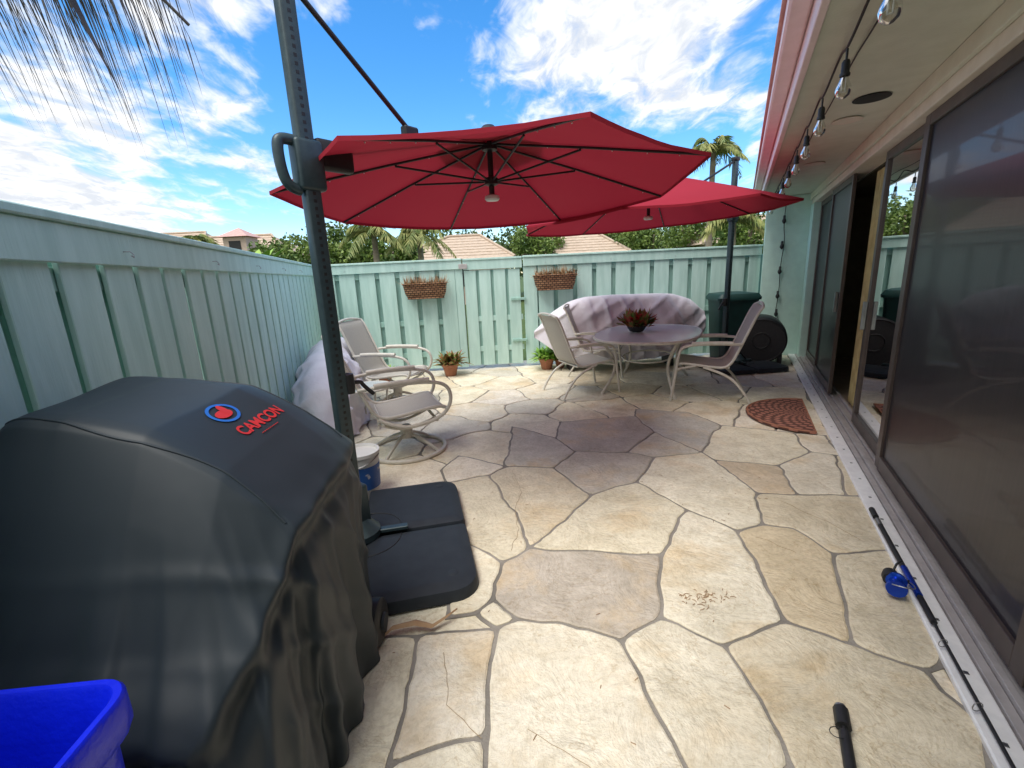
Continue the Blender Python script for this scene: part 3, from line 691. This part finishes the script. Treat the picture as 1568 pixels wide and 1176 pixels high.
stb=empty('side_table',(-1.6,4.95,0))
lathe('glass_top',[(.25,.44),(.255,.445),(.25,.45)],M['tglass'],stb,n=40)
tube('rim',[(.255*math.cos(k*pi/18),.255*math.sin(k*pi/18),.44) for k in range(36)],.013,M['frame'],stb,cyclic=True)
tube('legs',[[(.23*math.cos(a),.23*math.sin(a),.43),(.16*math.cos(a),.16*math.sin(a),.22),(.22*math.cos(a),.22*math.sin(a),.0)] for a in (.6,.6+pi/2,.6+pi,.6+1.5*pi)],.011,M['frame'],stb,smooth=True)

dt=empty('glass_dining_table',(1.88,6.18,0),math.radians(63.4))
n=64;a_,b_=.92,.66
def sup(t,a,b,e=2.5):
    c,s=math.cos(t),math.sin(t);return (a*math.copysign(abs(c)**(2/e),c),b*math.copysign(abs(s)**(2/e),s))
V=[]
for z in (.722,.730):
    for i in range(n):
        x,y=sup(2*pi*i/n,a_,b_);V.append((x,y,z))
Fc=[(i,(i+1)%n,n+(i+1)%n,n+i) for i in range(n)]+[tuple(n+i for i in range(n)),tuple(range(n))[::-1]]
mobj('glass_top',V,Fc,M['tglass'],dt)
tube('rim',[(*sup(2*pi*i/n,a_+.008,b_+.008),.715) for i in range(n)],.019,M['frame'],dt,cyclic=True)
for sx in (-1,1):
    for sy in (-1,1):
        tube('leg',[(sx*.66,sy*.46,.70),(sx*.60,sy*.41,.60),(sx*.48,sy*.33,.42),(sx*.50,sy*.34,.22),(sx*.66,sy*.45,.02)],.019,M['frame'],dt,smooth=True)
        lathe('foot',[(.024,0),(.024,.02),(.018,.03)],M['frame'],dt,n=14,loc=(sx*.66,sy*.45,0))
tube('under_ring',[(.48*math.cos(k*pi/18),.33*math.sin(k*pi/18),.40) for k in range(36)],.011,M['frame'],dt,cyclic=True)
tube('under_frame',[[(-.8,0,.705),(.8,0,.705)],[(0,-.6,.705),(0,.6,.705)]],.014,M['frame'],dt)

def leaves(nm,center,n,spread,L,Wd,mt,parent,up=.6,seed=1,droop=.0):
    r=random.Random(seed);V=[];Fc=[]
    for i in range(n):
        a=r.uniform(0,2*pi);e=r.uniform(up*.2,up*1.4);l=L*r.uniform(.6,1.1)
        base=Vector((r.uniform(-1,1)*spread,r.uniform(-1,1)*spread,r.uniform(0,.5)*spread))
        d=Vector((math.cos(a)*math.cos(e),math.sin(a)*math.cos(e),math.sin(e)));s=Vector((-math.sin(a),math.cos(a),r.uniform(-.4,.4))).normalized()*Wd*r.uniform(.7,1.2)
        m1=base+d*l*.5;tip=base+d*l-Vector((0,0,droop*l))
        b0=len(V);V+=[base,m1-s,tip,m1+s,m1+Vector((0,0,-.1*Wd))];Fc+=[(b0,b0+1,b0+4),(b0+1,b0+2,b0+4),(b0+2,b0+3,b0+4),(b0+3,b0,b0+4)]
    return mobj(nm,V,Fc,mt,parent,loc=center)
cp=empty('succulent_centerpiece',(1.75,6.28,.732))
lathe('bowl',[(.06,0),(.09,.01),(.12,.05),(.13,.08),(.12,.08),(.10,.05)],M['black'],cp)
leaves('succulents',(0,0,.06),280,.13,.22,.036,M['succ'],cp,up=1.0,seed=3)
leaves('red_bracts',(.0,-.02,.14),40,.11,.10,.03,M['red'],cp,up=1.0,seed=8)
def potted(nm,loc,mt,sc=1,seed=1):
    p=empty(nm,loc)
    lathe('pot',[(.07*sc,0),(.10*sc,.12*sc),(.115*sc,.13*sc),(.115*sc,.155*sc),(.10*sc,.155*sc),(.09*sc,.13*sc)],M['terracotta'],p)
    leaves('foliage',(0,0,.13*sc),170,.09*sc,.24*sc,.022*sc,mt,p,up=.9,seed=seed,droop=.25);return p
potted('potted_plant',(-1.0,7.40,0),M['croton'],1.25,4)
potted('potted_plant',(.60,7.56,0),M['banana'],1.2,9)
potted('potted_plant',(.84,7.64,0),M['croton'],.9,19)
potted('potted_plant',(-1.95,6.9,0),M['banana'],1,12)
for (x0,zb,sd) in [(-1.36,1.25,1),(.80,1.29,2)]:
    y=7.75+.04*(x0+3.15)-.05
    p=empty('wicker_wall_planter',(x0,y,zb),.04)
    V=[];Fc=[];n=14
    for z,w,d in ((0,.29,.13),(.10,.335,.17),(.24,.36,.20),(.25,.35,.19),(.15,.31,.15)):
        for i in range(n+1):
            t=i/n*pi;c=math.cos(t);s=math.sin(t)
            V.append((w*math.copysign(abs(c)**.5,c),-d*abs(s)**.6,z))
    for l in range(4):
        for i in range(n):
            q=l*(n+1)+i;Fc.append((q,q+1,q+n+2,q+n+1))
    Fc.append(tuple(range(n+1)))
    mobj('basket',V,Fc,M['wicker'],p)
    tube('wicker_bands',[[(w*math.copysign(abs(math.cos(i/n*pi))**.5,math.cos(i/n*pi)),-d*abs(math.sin(i/n*pi))**.6,z) for i in range(n+1)] for z,w,d in [(.01,.295,.135),(.245,.362,.203)]],.010,M['wicker'],p)
    box('soil',-.30,.30,-.14,-.01,.14,.19,M['soil'],p)
    for q in range(11):
        leaves('dried_sprig',(-.30+.06*q,-.09,.19),30,.035,.20,.0065,M['dry'],p,up=1.1,seed=sd*50+q)
    for q in range(4):
        leaves('green_sprig',(-.22+.15*q,-.10,.19),18,.05,.14,.013,M['croton'],p,up=.9,seed=sd*70+q,droop=.3)

# ---------------------------------------------------------------- tarped shapes
def tarp(nm,p0,p1,prof,seed,amp=1.):
    E=empty(nm,(p0[0],p0[1],0),math.atan2(p1[1]-p0[1],p1[0]-p0[0]));L=math.hypot(p1[0]-p0[0],p1[1]-p0[1])
    V=[];Fc=[];n=130;m_=80
    for i in range(n+1):
        t=i/n;hw,zl,zt=interp(prof,t)
        for j in range(m_+1):
            a=-.32+(pi+.64)*j/m_;c,s=math.cos(a),math.sin(a)
            y=hw*math.copysign(abs(c)**.75,c);z=zl+(zt-zl)*(s if s>0 else s*.6)
            if s>0:z=zl+(zt-zl)*abs(s)**.75
            k=noise.noise(Vector((t*L*2.2+seed,z*1.2+y*.6,j*.02)))
            k2=math.exp(-(noise.noise(Vector((t*L*4.5+z*1.6,z*.6,seed)))*6)**2)*1.6-.6
            k3=math.exp(-(noise.noise(Vector((t*L*2.2-z*3.2,z*1.0,seed+5)))*7)**2)*1.6-.5
            top=max(0,s)**3
            y+=amp*(k*.03+k2*.030+k3*.026)*math.copysign(1,c)*min(1,abs(c)*1.5);z+=amp*(k*.010+.010*k2*(1-top))
            V.append((t*L,y,max(.02,z)))
    for i in range(n):
        for j in range(m_):
            q=i*(m_+1)+j;Fc.append((q,q+m_+1,q+m_+2,q+1))
    Fc.append(tuple(j for j in range(m_+1)));Fc.append(tuple(n*(m_+1)+j for j in range(m_+1))[::-1])
    mobj('tarp_cover',V,Fc,M['lav'],E,smooth=True)
    return E,L
E,L=tarp('covered_kayak',(.40,7.40),(3.22,7.55),[(.02,.58,.66),(.22,.46,.94),(.28,.38,1.10),(.30,.34,1.17),(.32,.32,1.18),(.32,.32,1.18),(.32,.32,1.18),(.32,.34,1.17),(.30,.38,1.15),(.26,.44,1.06),(.05,.58,.84)],2.)
boxes('stand_legs',[(.55,.60,-.2,.2,0,.5),(2.2,2.25,-.2,.2,0,.5)],M['black'],E)
E,L=tarp('covered_storage_bench',(-1.84,4.1),(-2.46,6.55),[(.05,.05,.15),(.26,.05,.55),(.33,.05,.72),(.35,.05,.80),(.35,.05,.84),(.35,.05,.88),(.32,.05,.86),(.10,.05,.6)],8.,1.2)

tb=empty('trash_bin',(3.62,7.45,0),math.radians(-4))
loft('bin_body',[(.48,.48,.06,.05),(.60,.58,.06,1.0),(.62,.60,.06,1.02)],M['green_bin'],tb,(0,0,0),0)
loft('lid',[(.66,.64,.07,1.022),(.67,.65,.07,1.06),(.60,.58,.07,1.12),(.3,.3,.07,1.14)],M['green_bin'],tb,(0,0,0),0)
tube('handle',[(-.25,.36,1.0),(.25,.36,1.0)],.018,M['green_bin'],tb)
lathe('wheel',[(.02,-.02),(.11,-.02),(.11,.02),(.02,.02)],M['black'],tb,n=24,loc=(.27,.22,.12),rot=(0,pi/2,0))
ct=empty('compost_tumbler',(4.02,7.25,0),math.radians(-28))
lathe('drum',[(.05,-.3),(.33,-.3),(.355,-.27),(.36,0),(.355,.27),(.33,.3),(.05,.3)],M['black'],ct,n=48,loc=(0,0,.40),rot=(pi/2,0,0))
tube('drum_rings',[[(r*math.cos(k*pi/18),-.302,.40+r*math.sin(k*pi/18)) for k in range(36)] for r in (.33,.12)],.010,M['black'],ct,cyclic=True)
boxes('stand',[(-.30,-.24,-.28,.28,0,.2),(.24,.30,-.28,.28,0,.2)],M['black'],ct)
bk=empty('paint_bucket',(-1.17,3.22,0))
lathe('pail',[(.12,0),(.125,.01),(.14,.33),(.15,.335),(.15,.36),(.135,.36),(.13,.34)],M['whitepl'],bk)
lathe('label',[(.130,.08),(.1395,.26)],M['bluelabel'],bk)
tube('bail',[(-.148,0,.33),(-.13,-.1,.30),(0,-.16,.26),(.13,-.1,.30),(.148,0,.33)],.004,M['steel'],bk,smooth=True)

# ---------------------------------------------------------------- door mat
def matmat():
    m=bpy.data.materials.new('coir_mat');m.use_nodes=True;nt=m.node_tree;N=nt.nodes;L=nt.links
    b=N['Principled BSDF'];b.inputs['Roughness'].default_value=.9
    tc=N.new('ShaderNodeTexCoord');sp=N.new('ShaderNodeSeparateXYZ');L.new(tc.outputs['Object'],sp.inputs[0])
    def mth(op,a,b_=None):
        x=N.new('ShaderNodeMath');x.operation=op
        for i,s in enumerate((a,b_)):
            if s is None:continue
            if isinstance(s,(int,float)):x.inputs[i].default_value=s
            else:L.new(s,x.inputs[i])
        return x.outputs[0]
    X,Y=sp.outputs[0],sp.outputs[1]
    r=mth('SQRT',mth('ADD',mth('MULTIPLY',X,X),mth('MULTIPLY',Y,Y)))
    an=mth('ARCTAN2',Y,X)
    ring=mth('SINE',mth('MULTIPLY',r,70));sw=mth('SINE',mth('ADD',mth('MULTIPLY',an,22),mth('MULTIPLY',r,14)))
    pr=mth('MULTIPLY',ring,sw)
    rr=N.new('ShaderNodeValToRGB');rr.color_ramp.elements[0].position=.05;rr.color_ramp.elements[1].position=.25
    rr.color_ramp.elements[0].color=(.12,.05,.035,1);rr.color_ramp.elements[1].color=(.40,.17,.12,1);L.new(pr,rr.inputs[0]);L.new(rr.outputs[0],b.inputs['Base Color'])
    return m
M['mat']=matmat()
dm=empty('half_round_doormat',(.915+.4472*4.98-.8944*.10,.8944*4.98+.4472*.10,.012),TH)
V=[];n=40
for z in (.006,.02):
    for i in range(n+1):
        t=pi/2+pi*i/n;V.append((.58*math.cos(t),.60*math.sin(t),z))
Fc=[tuple(n+1+i for i in range(n+1)),tuple(range(n+1))[::-1]]+[(i,(i+1)%(n+1),n+1+(i+1)%(n+1),n+1+i) for i in range(n+1)]
mobj('mat_body',V,Fc,M['mat'],dm)
tube('raised_border',[(.565*math.cos(pi/2+pi*i/n),.585*math.sin(pi/2+pi*i/n),.02) for i in range(n+1)],.009,M['terracotta'],dm,cyclic=True)

# ---------------------------------------------------------------- fishing rods
fr=empty('fishing_rod')
A=Vector((2.20,2.56,.06));B=Vector((1.42,.95,.05));dr=(B-A).normalized()
tube('rod_blank',[A,B+dr*1.2],.006,M['black'],fr)
tube('rear_grip',[A,A+dr*.10],.016,M['black'],fr);tube('fore_grip',[A+dr*.13,A+dr*.20],.014,M['steel'],fr)
tube('grip',[A+dr*.2,A+dr*.62],.0125,M['black'],fr);tube('reel_seat',[A+dr*.62,A+dr*.84],.015,M['reelblue'],fr);tube('front_grip',[A+dr*.85,A+dr*1.02],.013,M['black'],fr)
rc=A+dr*.78+Vector((-.09,.0,.02))
tube('reel_foot',[A+dr*.73,rc],.008,M['black'],fr)
lathe('spool',[(.01,-.04),(.04,-.04),(.042,-.03),(.028,-.025),(.028,.025),(.042,.03),(.04,.045),(.01,.05)],M['reelblue'],fr,n=28,loc=rc,rot=(0,pi/2,.9))
lathe('reel_body',[(.01,-.03),(.03,-.03),(.035,0),(.03,.03),(.01,.035)],M['black'],fr,n=24,loc=rc+Vector((.02,.06,0)),rot=(0,pi/2,.9))
tube('bail_wire',[rc+Vector((-.05,-.03,.03)),rc+Vector((-.02,-.08,.04)),rc+Vector((.04,-.07,.03)),rc+Vector((.05,-.01,.02))],.0025,M['steel'],fr,smooth=True)
tube('reel_handle',[rc+Vector((.02,.06,0)),rc+Vector((.05,.07,.06)),rc+Vector((.09,.09,.06))],.005,M['black'],fr)
for k in (1.15,1.45,1.8):
    q=A+dr*k;tube('guide',[q+Vector((-.018*math.cos(a)-.015,0,.018*math.sin(a)+.01)) for a in [i*pi/6 for i in range(12)]],.0018,M['steel'],fr,cyclic=True)
f2=empty('fishing_rod')
A=Vector((1.09,1.27,.06));dr=(Vector((.86,.85,.05))-A).normalized()
tube('grip',[A,A+dr*.07],.024,M['black'],f2);tube('grip_cap',[A-dr*.012,A+dr*.004],.019,M['steel'],f2);tube('blank',[A,A+dr*1.6],.009,M['black'],f2);tube('fore_grip',[A+dr*.09,A+dr*.34],.018,M['black'],f2)
tube('line_loop',[A+dr*.1+Vector((-.025-.025*math.cos(a),.02*math.sin(a),.015)) for a in [i*pi/6 for i in range(12)]],.0015,M['black'],f2,cyclic=True)

# ---------------------------------------------------------------- debris
dl=empty('dried_palm_leaf',(0,0,.012))
P0=[(-.66,1.70,.012),(-.60,1.78,.03),(-.50,1.80,.035),(-.42,1.79,.02),(-.36,1.83,.03),(-.31,1.86,.045)]
V=[];Fc=[]
for i,p in enumerate(P0):
    w=[.006,.018,.022,.016,.010,.002][i];V+=[(p[0],p[1]-w,p[2]),(p[0],p[1],p[2]+.008),(p[0],p[1]+w,p[2]-.004)]
    if i:
        q=3*i;Fc+=[(q-3,q,q+1,q-2),(q-2,q+1,q+2,q-1)]
mobj('leaf_blade',V,Fc,M['dry'],dl)
tube('leaf_stem',[(-.72,1.64,.012),(-.66,1.70,.012)],.004,M['dry'],dl)
r=random.Random(11);tw=[]
for i in range(46):
    x=.87+r.gauss(0,.05);y=1.90+r.gauss(0,.03);a=r.uniform(0,pi);l=r.uniform(.008,.035);tw.append([(x,y,.016),(x+l*.5*math.cos(a),y+l*.5*math.sin(a),.018),(x+l*math.cos(a+.3),y+l*math.sin(a+.3),.016)])
for (cx,cy,nn) in [(-.3,2.7,6),(.9,3.0,6),(1.6,2.9,14),(-.1,4.4,8),(1.2,4.4,8),(.3,5.5,8),(.6,1.5,6),(-.2,1.4,6)]:
    for i in range(nn):
        x=cx+r.gauss(0,.3);y=cy+r.gauss(0,.3);a=r.uniform(0,pi);l=r.uniform(.008,.025);tw.append([(x,y,.016),(x+l*math.cos(a),y+l*math.sin(a),.017)])
tube('twig_litter',tw,.0015,M['dry'],None,res=1)

# ---------------------------------------------------------------- vegetation beyond
def foliage(nm,blobs,nper,size,mt,parent=None,seed=1):
    r=random.Random(seed);V=[];Fc=[]
    for (cx,cy,cz,ax,ay,az) in blobs:
        for i in range(nper):
            d=Vector((r.gauss(0,1),r.gauss(0,1),r.gauss(0,1))).normalized();rad=r.uniform(.55,1.05)
            bumpy=1+.35*noise.noise(d*2.3+Vector((cx,cy,cz)))
            p=Vector((cx+d.x*ax*rad*bumpy,cy+d.y*ay*rad*bumpy,cz+d.z*az*rad*bumpy))
            a=Vector((r.gauss(0,1),r.gauss(0,1),r.gauss(0,1))).normalized()*size*r.uniform(.5,1.2);b_=a.cross(Vector((r.gauss(0,1),r.gauss(0,1),r.gauss(0,1)))).normalized()*size*.45
            q=len(V);V+=[p-a,p+b_,p+a,p-b_];Fc.append((q,q+1,q+2,q+3))
    return mobj(nm,V,Fc,mt,parent)
rb=random.Random(21)
bl=[]
for i in range(30):
    x=-14+i*1.05+rb.uniform(-.4,.4);bl.append((x*1.25,36+rb.uniform(-3,3),2.5+rb.uniform(-.3,.9),1.9,1.5,1.5+rb.uniform(0,.6)))
for i in range(12):bl.append((14+i*1.6,34+rb.uniform(-3,3),3+rb.uniform(-.5,1),1.9,1.5,1.9))
foliage('distant_trees',bl,600,.20,M['leaf_dark'],seed=4)
def tree(nm,x,y,h,w,seed,mt='leaf',n=1200):
    T=empty(nm,(x,y,0));r=random.Random(seed)
    tube('trunk',[(0,0,-.05),(.1,.05,h*.35),(.0,.1,h*.65)],.13,M['bark'],T,smooth=True)
    tube('limbs',[[(.05,.05,h*.4),(r.uniform(-1,1)*w*.6,r.uniform(-1,1)*w*.5,h*.8)] for _ in range(5)],.05,M['bark'],T)
    foliage('crown',[(r.uniform(-1,1)*w*.65,r.uniform(-1,1)*w*.5,h*.72+r.uniform(-.18,.16)*h,w*.42,w*.42,h*.2) for _ in range(8)],n//2,.11,M[mt],T,seed=seed)
for a in [(-8.6,20,3.5,1.8,1),(-6.9,21,3.8,1.9,2),(-5.4,22.5,3.5,1.5,3),(-10.6,21,3.1,1.6,9),(2.0,27,3.9,1.8,4),(5.6,31,4.6,2.4,5),(8.6,28,4.2,2.4,6),(11.2,22,4.4,2.2,7),(10.6,26,4.9,2.4,8)]:
    tree('leafy_tree',a[0],a[1],a[2],a[3],a[4])
def palm(nm,base,h,nf,fl,droop,seed,lw=.02,ll=.45,mt='palmleaf',lean=(0,0),e0=.2,e1=1.25,steps=26,azr=None,tr=.11,hang=.5,rmat='palmleaf'):
    T=empty(nm,base);r=random.Random(seed)
    V=[];Fc=[];n=12
    for i in range(13):
        t=i/12;rr=tr*(1.25-.45*t)*(1+.05*(i%2))
        for k in range(n):
            a=2*pi*k/n;V.append((lean[0]*t*t+rr*math.cos(a),lean[1]*t*t+rr*math.sin(a),h*t))
    for i in range(12):
        for k in range(n):
            k2=(k+1)%n;Fc.append((i*n+k,i*n+k2,(i+1)*n+k2,(i+1)*n+k))
    mobj('trunk',V,Fc,M['bark'],T,smooth=True)
    V=[];Fc=[];top=Vector((lean[0],lean[1],h));st=[]
    for f in range(nf):
        az=(2*pi*f/nf+r.uniform(-.25,.25)) if azr is None else azr[0]+(azr[1]-azr[0])*(f+r.uniform(.2,.8))/nf
        e=r.uniform(e0,e1);L_=fl*r.uniform(.8,1.1);hd=Vector((math.cos(az),math.sin(az),0));sd=Vector((-math.sin(az),math.cos(az),0))
        pts=[]
        for i in range(steps+1):
            t=i/steps;pts.append(top+hd*L_*t*math.cos(e)*(1-.12*t)+Vector((0,0,L_*(math.sin(e)*t-droop*t*t))))
        st.append(pts[::3])
        for i in range(2,steps):
            t=i/steps;dv=(pts[i+1]-pts[i-1]).normalized();l=ll*max(.25,math.sin(pi*min(1,t*.92+.06))**.6)*r.uniform(.7,1.15)
            for s in (-1,1):
                d=(sd*s*r.uniform(.3,.9)+dv*.55+Vector((0,0,-hang*r.uniform(.6,1.4)))).normalized()
                m1=pts[i]+d*l*.5;tip=pts[i]+d*l+Vector((0,0,-l*hang*.25));wv=dv*lw
                q=len(V);V+=[pts[i]-wv*.6,pts[i]+wv*.6,m1+wv,tip,m1-wv];Fc.append((q,q+1,q+2,q+3,q+4))
    mobj('fronds',V,Fc,M[mt],T);tube('rachises',st,.012,M[rmat],T,res=1,smooth=True)
    return T
palm('palm_tree',(-4.35,16.0,0),3.05,16,1.7,.75,1,lw=.03)
palm('palm_tree',(-3.0,16.8,0),3.0,16,1.7,.8,2,lw=.03)
palm('palm_tree',(7.7,18.0,0),5.5,20,1.7,.7,3,lw=.03)
palm('palm_tree',(7.4,15.5,0),2.9,16,1.5,.7,4,lw=.03)
palm('palm_tree',(-11.0,17,0),3.0,14,1.4,.7,5,lw=.03)
palm('palm_tree',(11.5,19,0),3.4,16,1.7,.7,6,lw=.03)
palm('overhanging_palm',(-4.45,2.6,0),4.62,10,2.9,.46,12,lw=.0058,ll=1.35,mt='palmdry',e0=.0,e1=.28,steps=30,azr=(-.25,.70),tr=.14,hang=1.5,rmat='palmdry')
bp_=empty('banana_plant',(-5.95,11.0,0))
tube('stem',[(0,0,0),(.05,0,1.6)],.09,M['banana'],bp_)
r=random.Random(5);V=[];Fc=[]
for i in range(8):
    az=i*.8+r.uniform(-.2,.2);e=r.uniform(.7,1.3);L_=1.25;hd=Vector((math.cos(az)*math.cos(e),math.sin(az)*math.cos(e),0));sd=Vector((-math.sin(az),math.cos(az),0))
    for k in range(9):
        t=k/8;c=Vector((.05,0,1.7))+hd*L_*t*1.6+Vector((0,0,L_*(math.sin(e)*t-.35*t*t)));w=.14*math.sin(pi*min(1,t*.95+.03))
        q=len(V);V+=[c-sd*w-Vector((0,0,w*.3)),c,c+sd*w-Vector((0,0,w*.3))]
        if k:Fc+=[(q-3,q,q+1,q-2),(q-2,q+1,q+2,q-1)]
mobj('leaves',V,Fc,M['banana'],bp_,smooth=True)

# ---------------------------------------------------------------- neighbour houses
def hip(nm,x0,x1,y0,y1,zw,rx0,rx1,zr):
    E=empty(nm);ym=(y0+y1)/2
    box('walls',x0+.5,x1-.5,y0+.5,y1-.5,-.02,zw,M['pinkwall'],E,bevel=0)
    mobj('hip_roof',[(x0,y0,zw),(x1,y0,zw),(x1,y1,zw),(x0,y1,zw),(rx0,ym,zr),(rx1,ym,zr)],[(0,1,5,4),(1,2,5),(2,3,4,5),(3,0,4),(0,3,2,1)],M['rooftile'],E)
    boxes('windows',[(x0+1.5+k*2.2,x0+2.6+k*2.2,y0+.46,y0+.49,1.0,2.1) for k in range(max(1,int((x1-x0-3)/2.2)))],M['black'],E,bevel=0)
    tube('roof_hips',[[(x0,y0,zw+.02),(rx0,ym,zr+.05),(rx1,ym,zr+.05),(x1,y0,zw+.02)]],.08,M['rooftile'],E)
    n_=int((zr-zw)/.16);cs=[]
    for k in range(1,n_):
        t=k/n_;cs.append([(x0+(rx0-x0)*t,y0+(ym-y0)*t,zw+(zr-zw)*t+.01),(x1+(rx1-x1)*t,y0+(ym-y0)*t,zw+(zr-zw)*t+.01)])
    tube('tile_courses',cs,.03,M['rooftile'],E,res=1)
hip('neighbor_house',-6.9,.5,26,32,2.5,-3.4,-1.5,3.9)
hip('neighbor_house',.9,7.0,26.5,32,2.5,3.1,5.2,3.95)
hip('neighbor_house',-20,-11.6,26,34,2.7,-18.5,-14.5,4.6)
hip('neighbor_house',-30,-19,30,38,3.2,-26,-21,5.4)
hip('neighbor_house',10,19,24,32,2.6,12.5,16,4.1)
tw_=empty('cupola_tower',(-14.0,25.5,0))
box('tower_shaft',-.6,.6,-.6,.6,-.02,4.1,M['pinkwall'],tw_,bevel=.02)
boxes('tower_openings',[(-.3,.3,-.62,-.601,3.4,3.9)],M['black'],tw_,bevel=0)
mobj('tower_roof',[(-.8,-.8,4.11),(.8,-.8,4.11),(.8,.8,4.11),(-.8,.8,4.11),(0,0,4.6)],[(0,1,4),(1,2,4),(2,3,4),(3,0,4),(0,3,2,1)],M['pinkroof'],tw_)

# ---------------------------------------------------------------- light and sky
hd=Vector((-.70,-.714,0)).normalized();el=math.radians(64)
Sdir=Vector((hd.x*math.cos(el),hd.y*math.cos(el),math.sin(el)))
sl=bpy.data.lights.new('sun','SUN');sl.energy=3.3;sl.angle=math.radians(36);sl.color=(1,.96,.90)
so=bpy.data.objects.new('sun',sl);COL.objects.link(so);so.rotation_euler=(-Sdir).to_track_quat('-Z','Y').to_euler();so.location=(0,0,20)
w=bpy.data.worlds.new('World');S.world=w;w.use_nodes=True;nt=w.node_tree;N=nt.nodes;L=nt.links
bg=N['Background'];bg.inputs['Strength'].default_value=.15
sky=N.new('ShaderNodeTexSky');sky.sky_type='NISHITA';sky.sun_disc=False;sky.sun_elevation=el;sky.sun_rotation=math.atan2(hd.x,hd.y)
sky.dust_density=.3;sky.ozone_density=3.0;sky.air_density=1.0
hs=N.new('ShaderNodeHueSaturation');hs.inputs['Saturation'].default_value=1.35;hs.inputs['Value'].default_value=1.75;L.new(sky.outputs[0],hs.inputs['Color'])
tc=N.new('ShaderNodeTexCoord');sp=N.new('ShaderNodeSeparateXYZ');L.new(tc.outputs['Generated'],sp.inputs[0])
def mth(op,a,b_=None,c=None,clamp=False):
    x=N.new('ShaderNodeMath');x.operation=op;x.use_clamp=clamp
    for i,s in enumerate((a,b_,c)):
        if s is None:continue
        if isinstance(s,(int,float)):x.inputs[i].default_value=s
        else:L.new(s,x.inputs[i])
    return x.outputs[0]
zz=mth('ADD',mth('MAXIMUM',sp.outputs[2],0.0),.16)
cb=N.new('ShaderNodeCombineXYZ');L.new(mth('DIVIDE',sp.outputs[0],zz),cb.inputs[0]);L.new(mth('DIVIDE',sp.outputs[1],zz),cb.inputs[1])
mp=N.new('ShaderNodeMapping');mp.inputs['Rotation'].default_value=(0,0,.5);mp.inputs['Scale'].default_value=(1.25,.75,1);mp.inputs['Location'].default_value=(2.3,.4,0);L.new(cb.outputs[0],mp.inputs[0])
n1=N.new('ShaderNodeTexNoise');n1.inputs['Scale'].default_value=.95;n1.inputs['Detail'].default_value=7;n1.inputs['Roughness'].default_value=.58;n1.inputs['Distortion'].default_value=.35;L.new(mp.outputs[0],n1.inputs['Vector'])
n2=N.new('ShaderNodeTexNoise');n2.inputs['Scale'].default_value=7;n2.inputs['Detail'].default_value=5;n2.inputs['Roughness'].default_value=.6;n2.inputs['Distortion'].default_value=.5;L.new(mp.outputs[0],n2.inputs['Vector'])
mx0=mth('MULTIPLY_ADD',n2.outputs['Fac'],.26,mth('MULTIPLY',n1.outputs['Fac'],.88))
def blob(d,tight,amt):
    dv=Vector(d).normalized();dp=N.new('ShaderNodeVectorMath');dp.operation='DOT_PRODUCT';L.new(tc.outputs['Generated'],dp.inputs[0]);dp.inputs[1].default_value=dv
    return mth('MULTIPLY',mth('POWER',mth('MAXIMUM',dp.outputs['Value'],0),tight),amt)
tot=mx0
for a in [((-.95,1.0,.20),60,.18),((.28,1,.55),30,.09),((-.45,1,.62),34,.08),((-.28,1,.28),60,-.08),((-.3,-.9,.75),1.6,.30),((0,-.25,1),5,.12)]:  # last two blobs: unseen clouds behind camera and overhead, added for fill light
    tot=mth('ADD',tot,blob(*a))
rp=N.new('ShaderNodeValToRGB');rp.color_ramp.elements[0].position=.555;rp.color_ramp.elements[1].position=.70;rp.color_ramp.interpolation='EASE';L.new(tot,rp.inputs[0])
rc_=N.new('ShaderNodeValToRGB');rc_.color_ramp.elements[0].position=.40;rc_.color_ramp.elements[1].position=.58;rc_.color_ramp.elements[0].color=(5.5,5.8,6.3,1);rc_.color_ramp.elements[1].color=(7.8,7.8,7.8,1);L.new(n2.outputs['Fac'],rc_.inputs[0])
mx=N.new('ShaderNodeMix');mx.data_type='RGBA';L.new(rp.outputs[0],mx.inputs[0]);L.new(hs.outputs[0],mx.inputs[6]);L.new(rc_.outputs[0],mx.inputs[7]);L.new(mx.outputs[2],bg.inputs[0])

# ---------------------------------------------------------------- camera
p=math.atan(169/700);rho=math.radians(2.75)
f=Vector((0,math.cos(p),-math.sin(p)));r0=Vector((1,0,0));u0=Vector((0,math.sin(p),math.cos(p)))
rr=r0*math.cos(rho)-u0*math.sin(rho);uu=u0*math.cos(rho)+r0*math.sin(rho)
cam=bpy.data.cameras.new('camera');co=bpy.data.objects.new('camera',cam);COL.objects.link(co)
mt=Matrix((rr,uu,-f)).transposed().to_4x4();mt.translation=Vector((0,0,1.59));co.matrix_world=mt
cam.sensor_width=36;cam.lens=36*700/1568;cam.clip_start=.02;cam.clip_end=2000
S.camera=co
S.view_settings.view_transform='Standard';S.view_settings.look='None';S.view_settings.exposure=0;S.view_settings.gamma=1
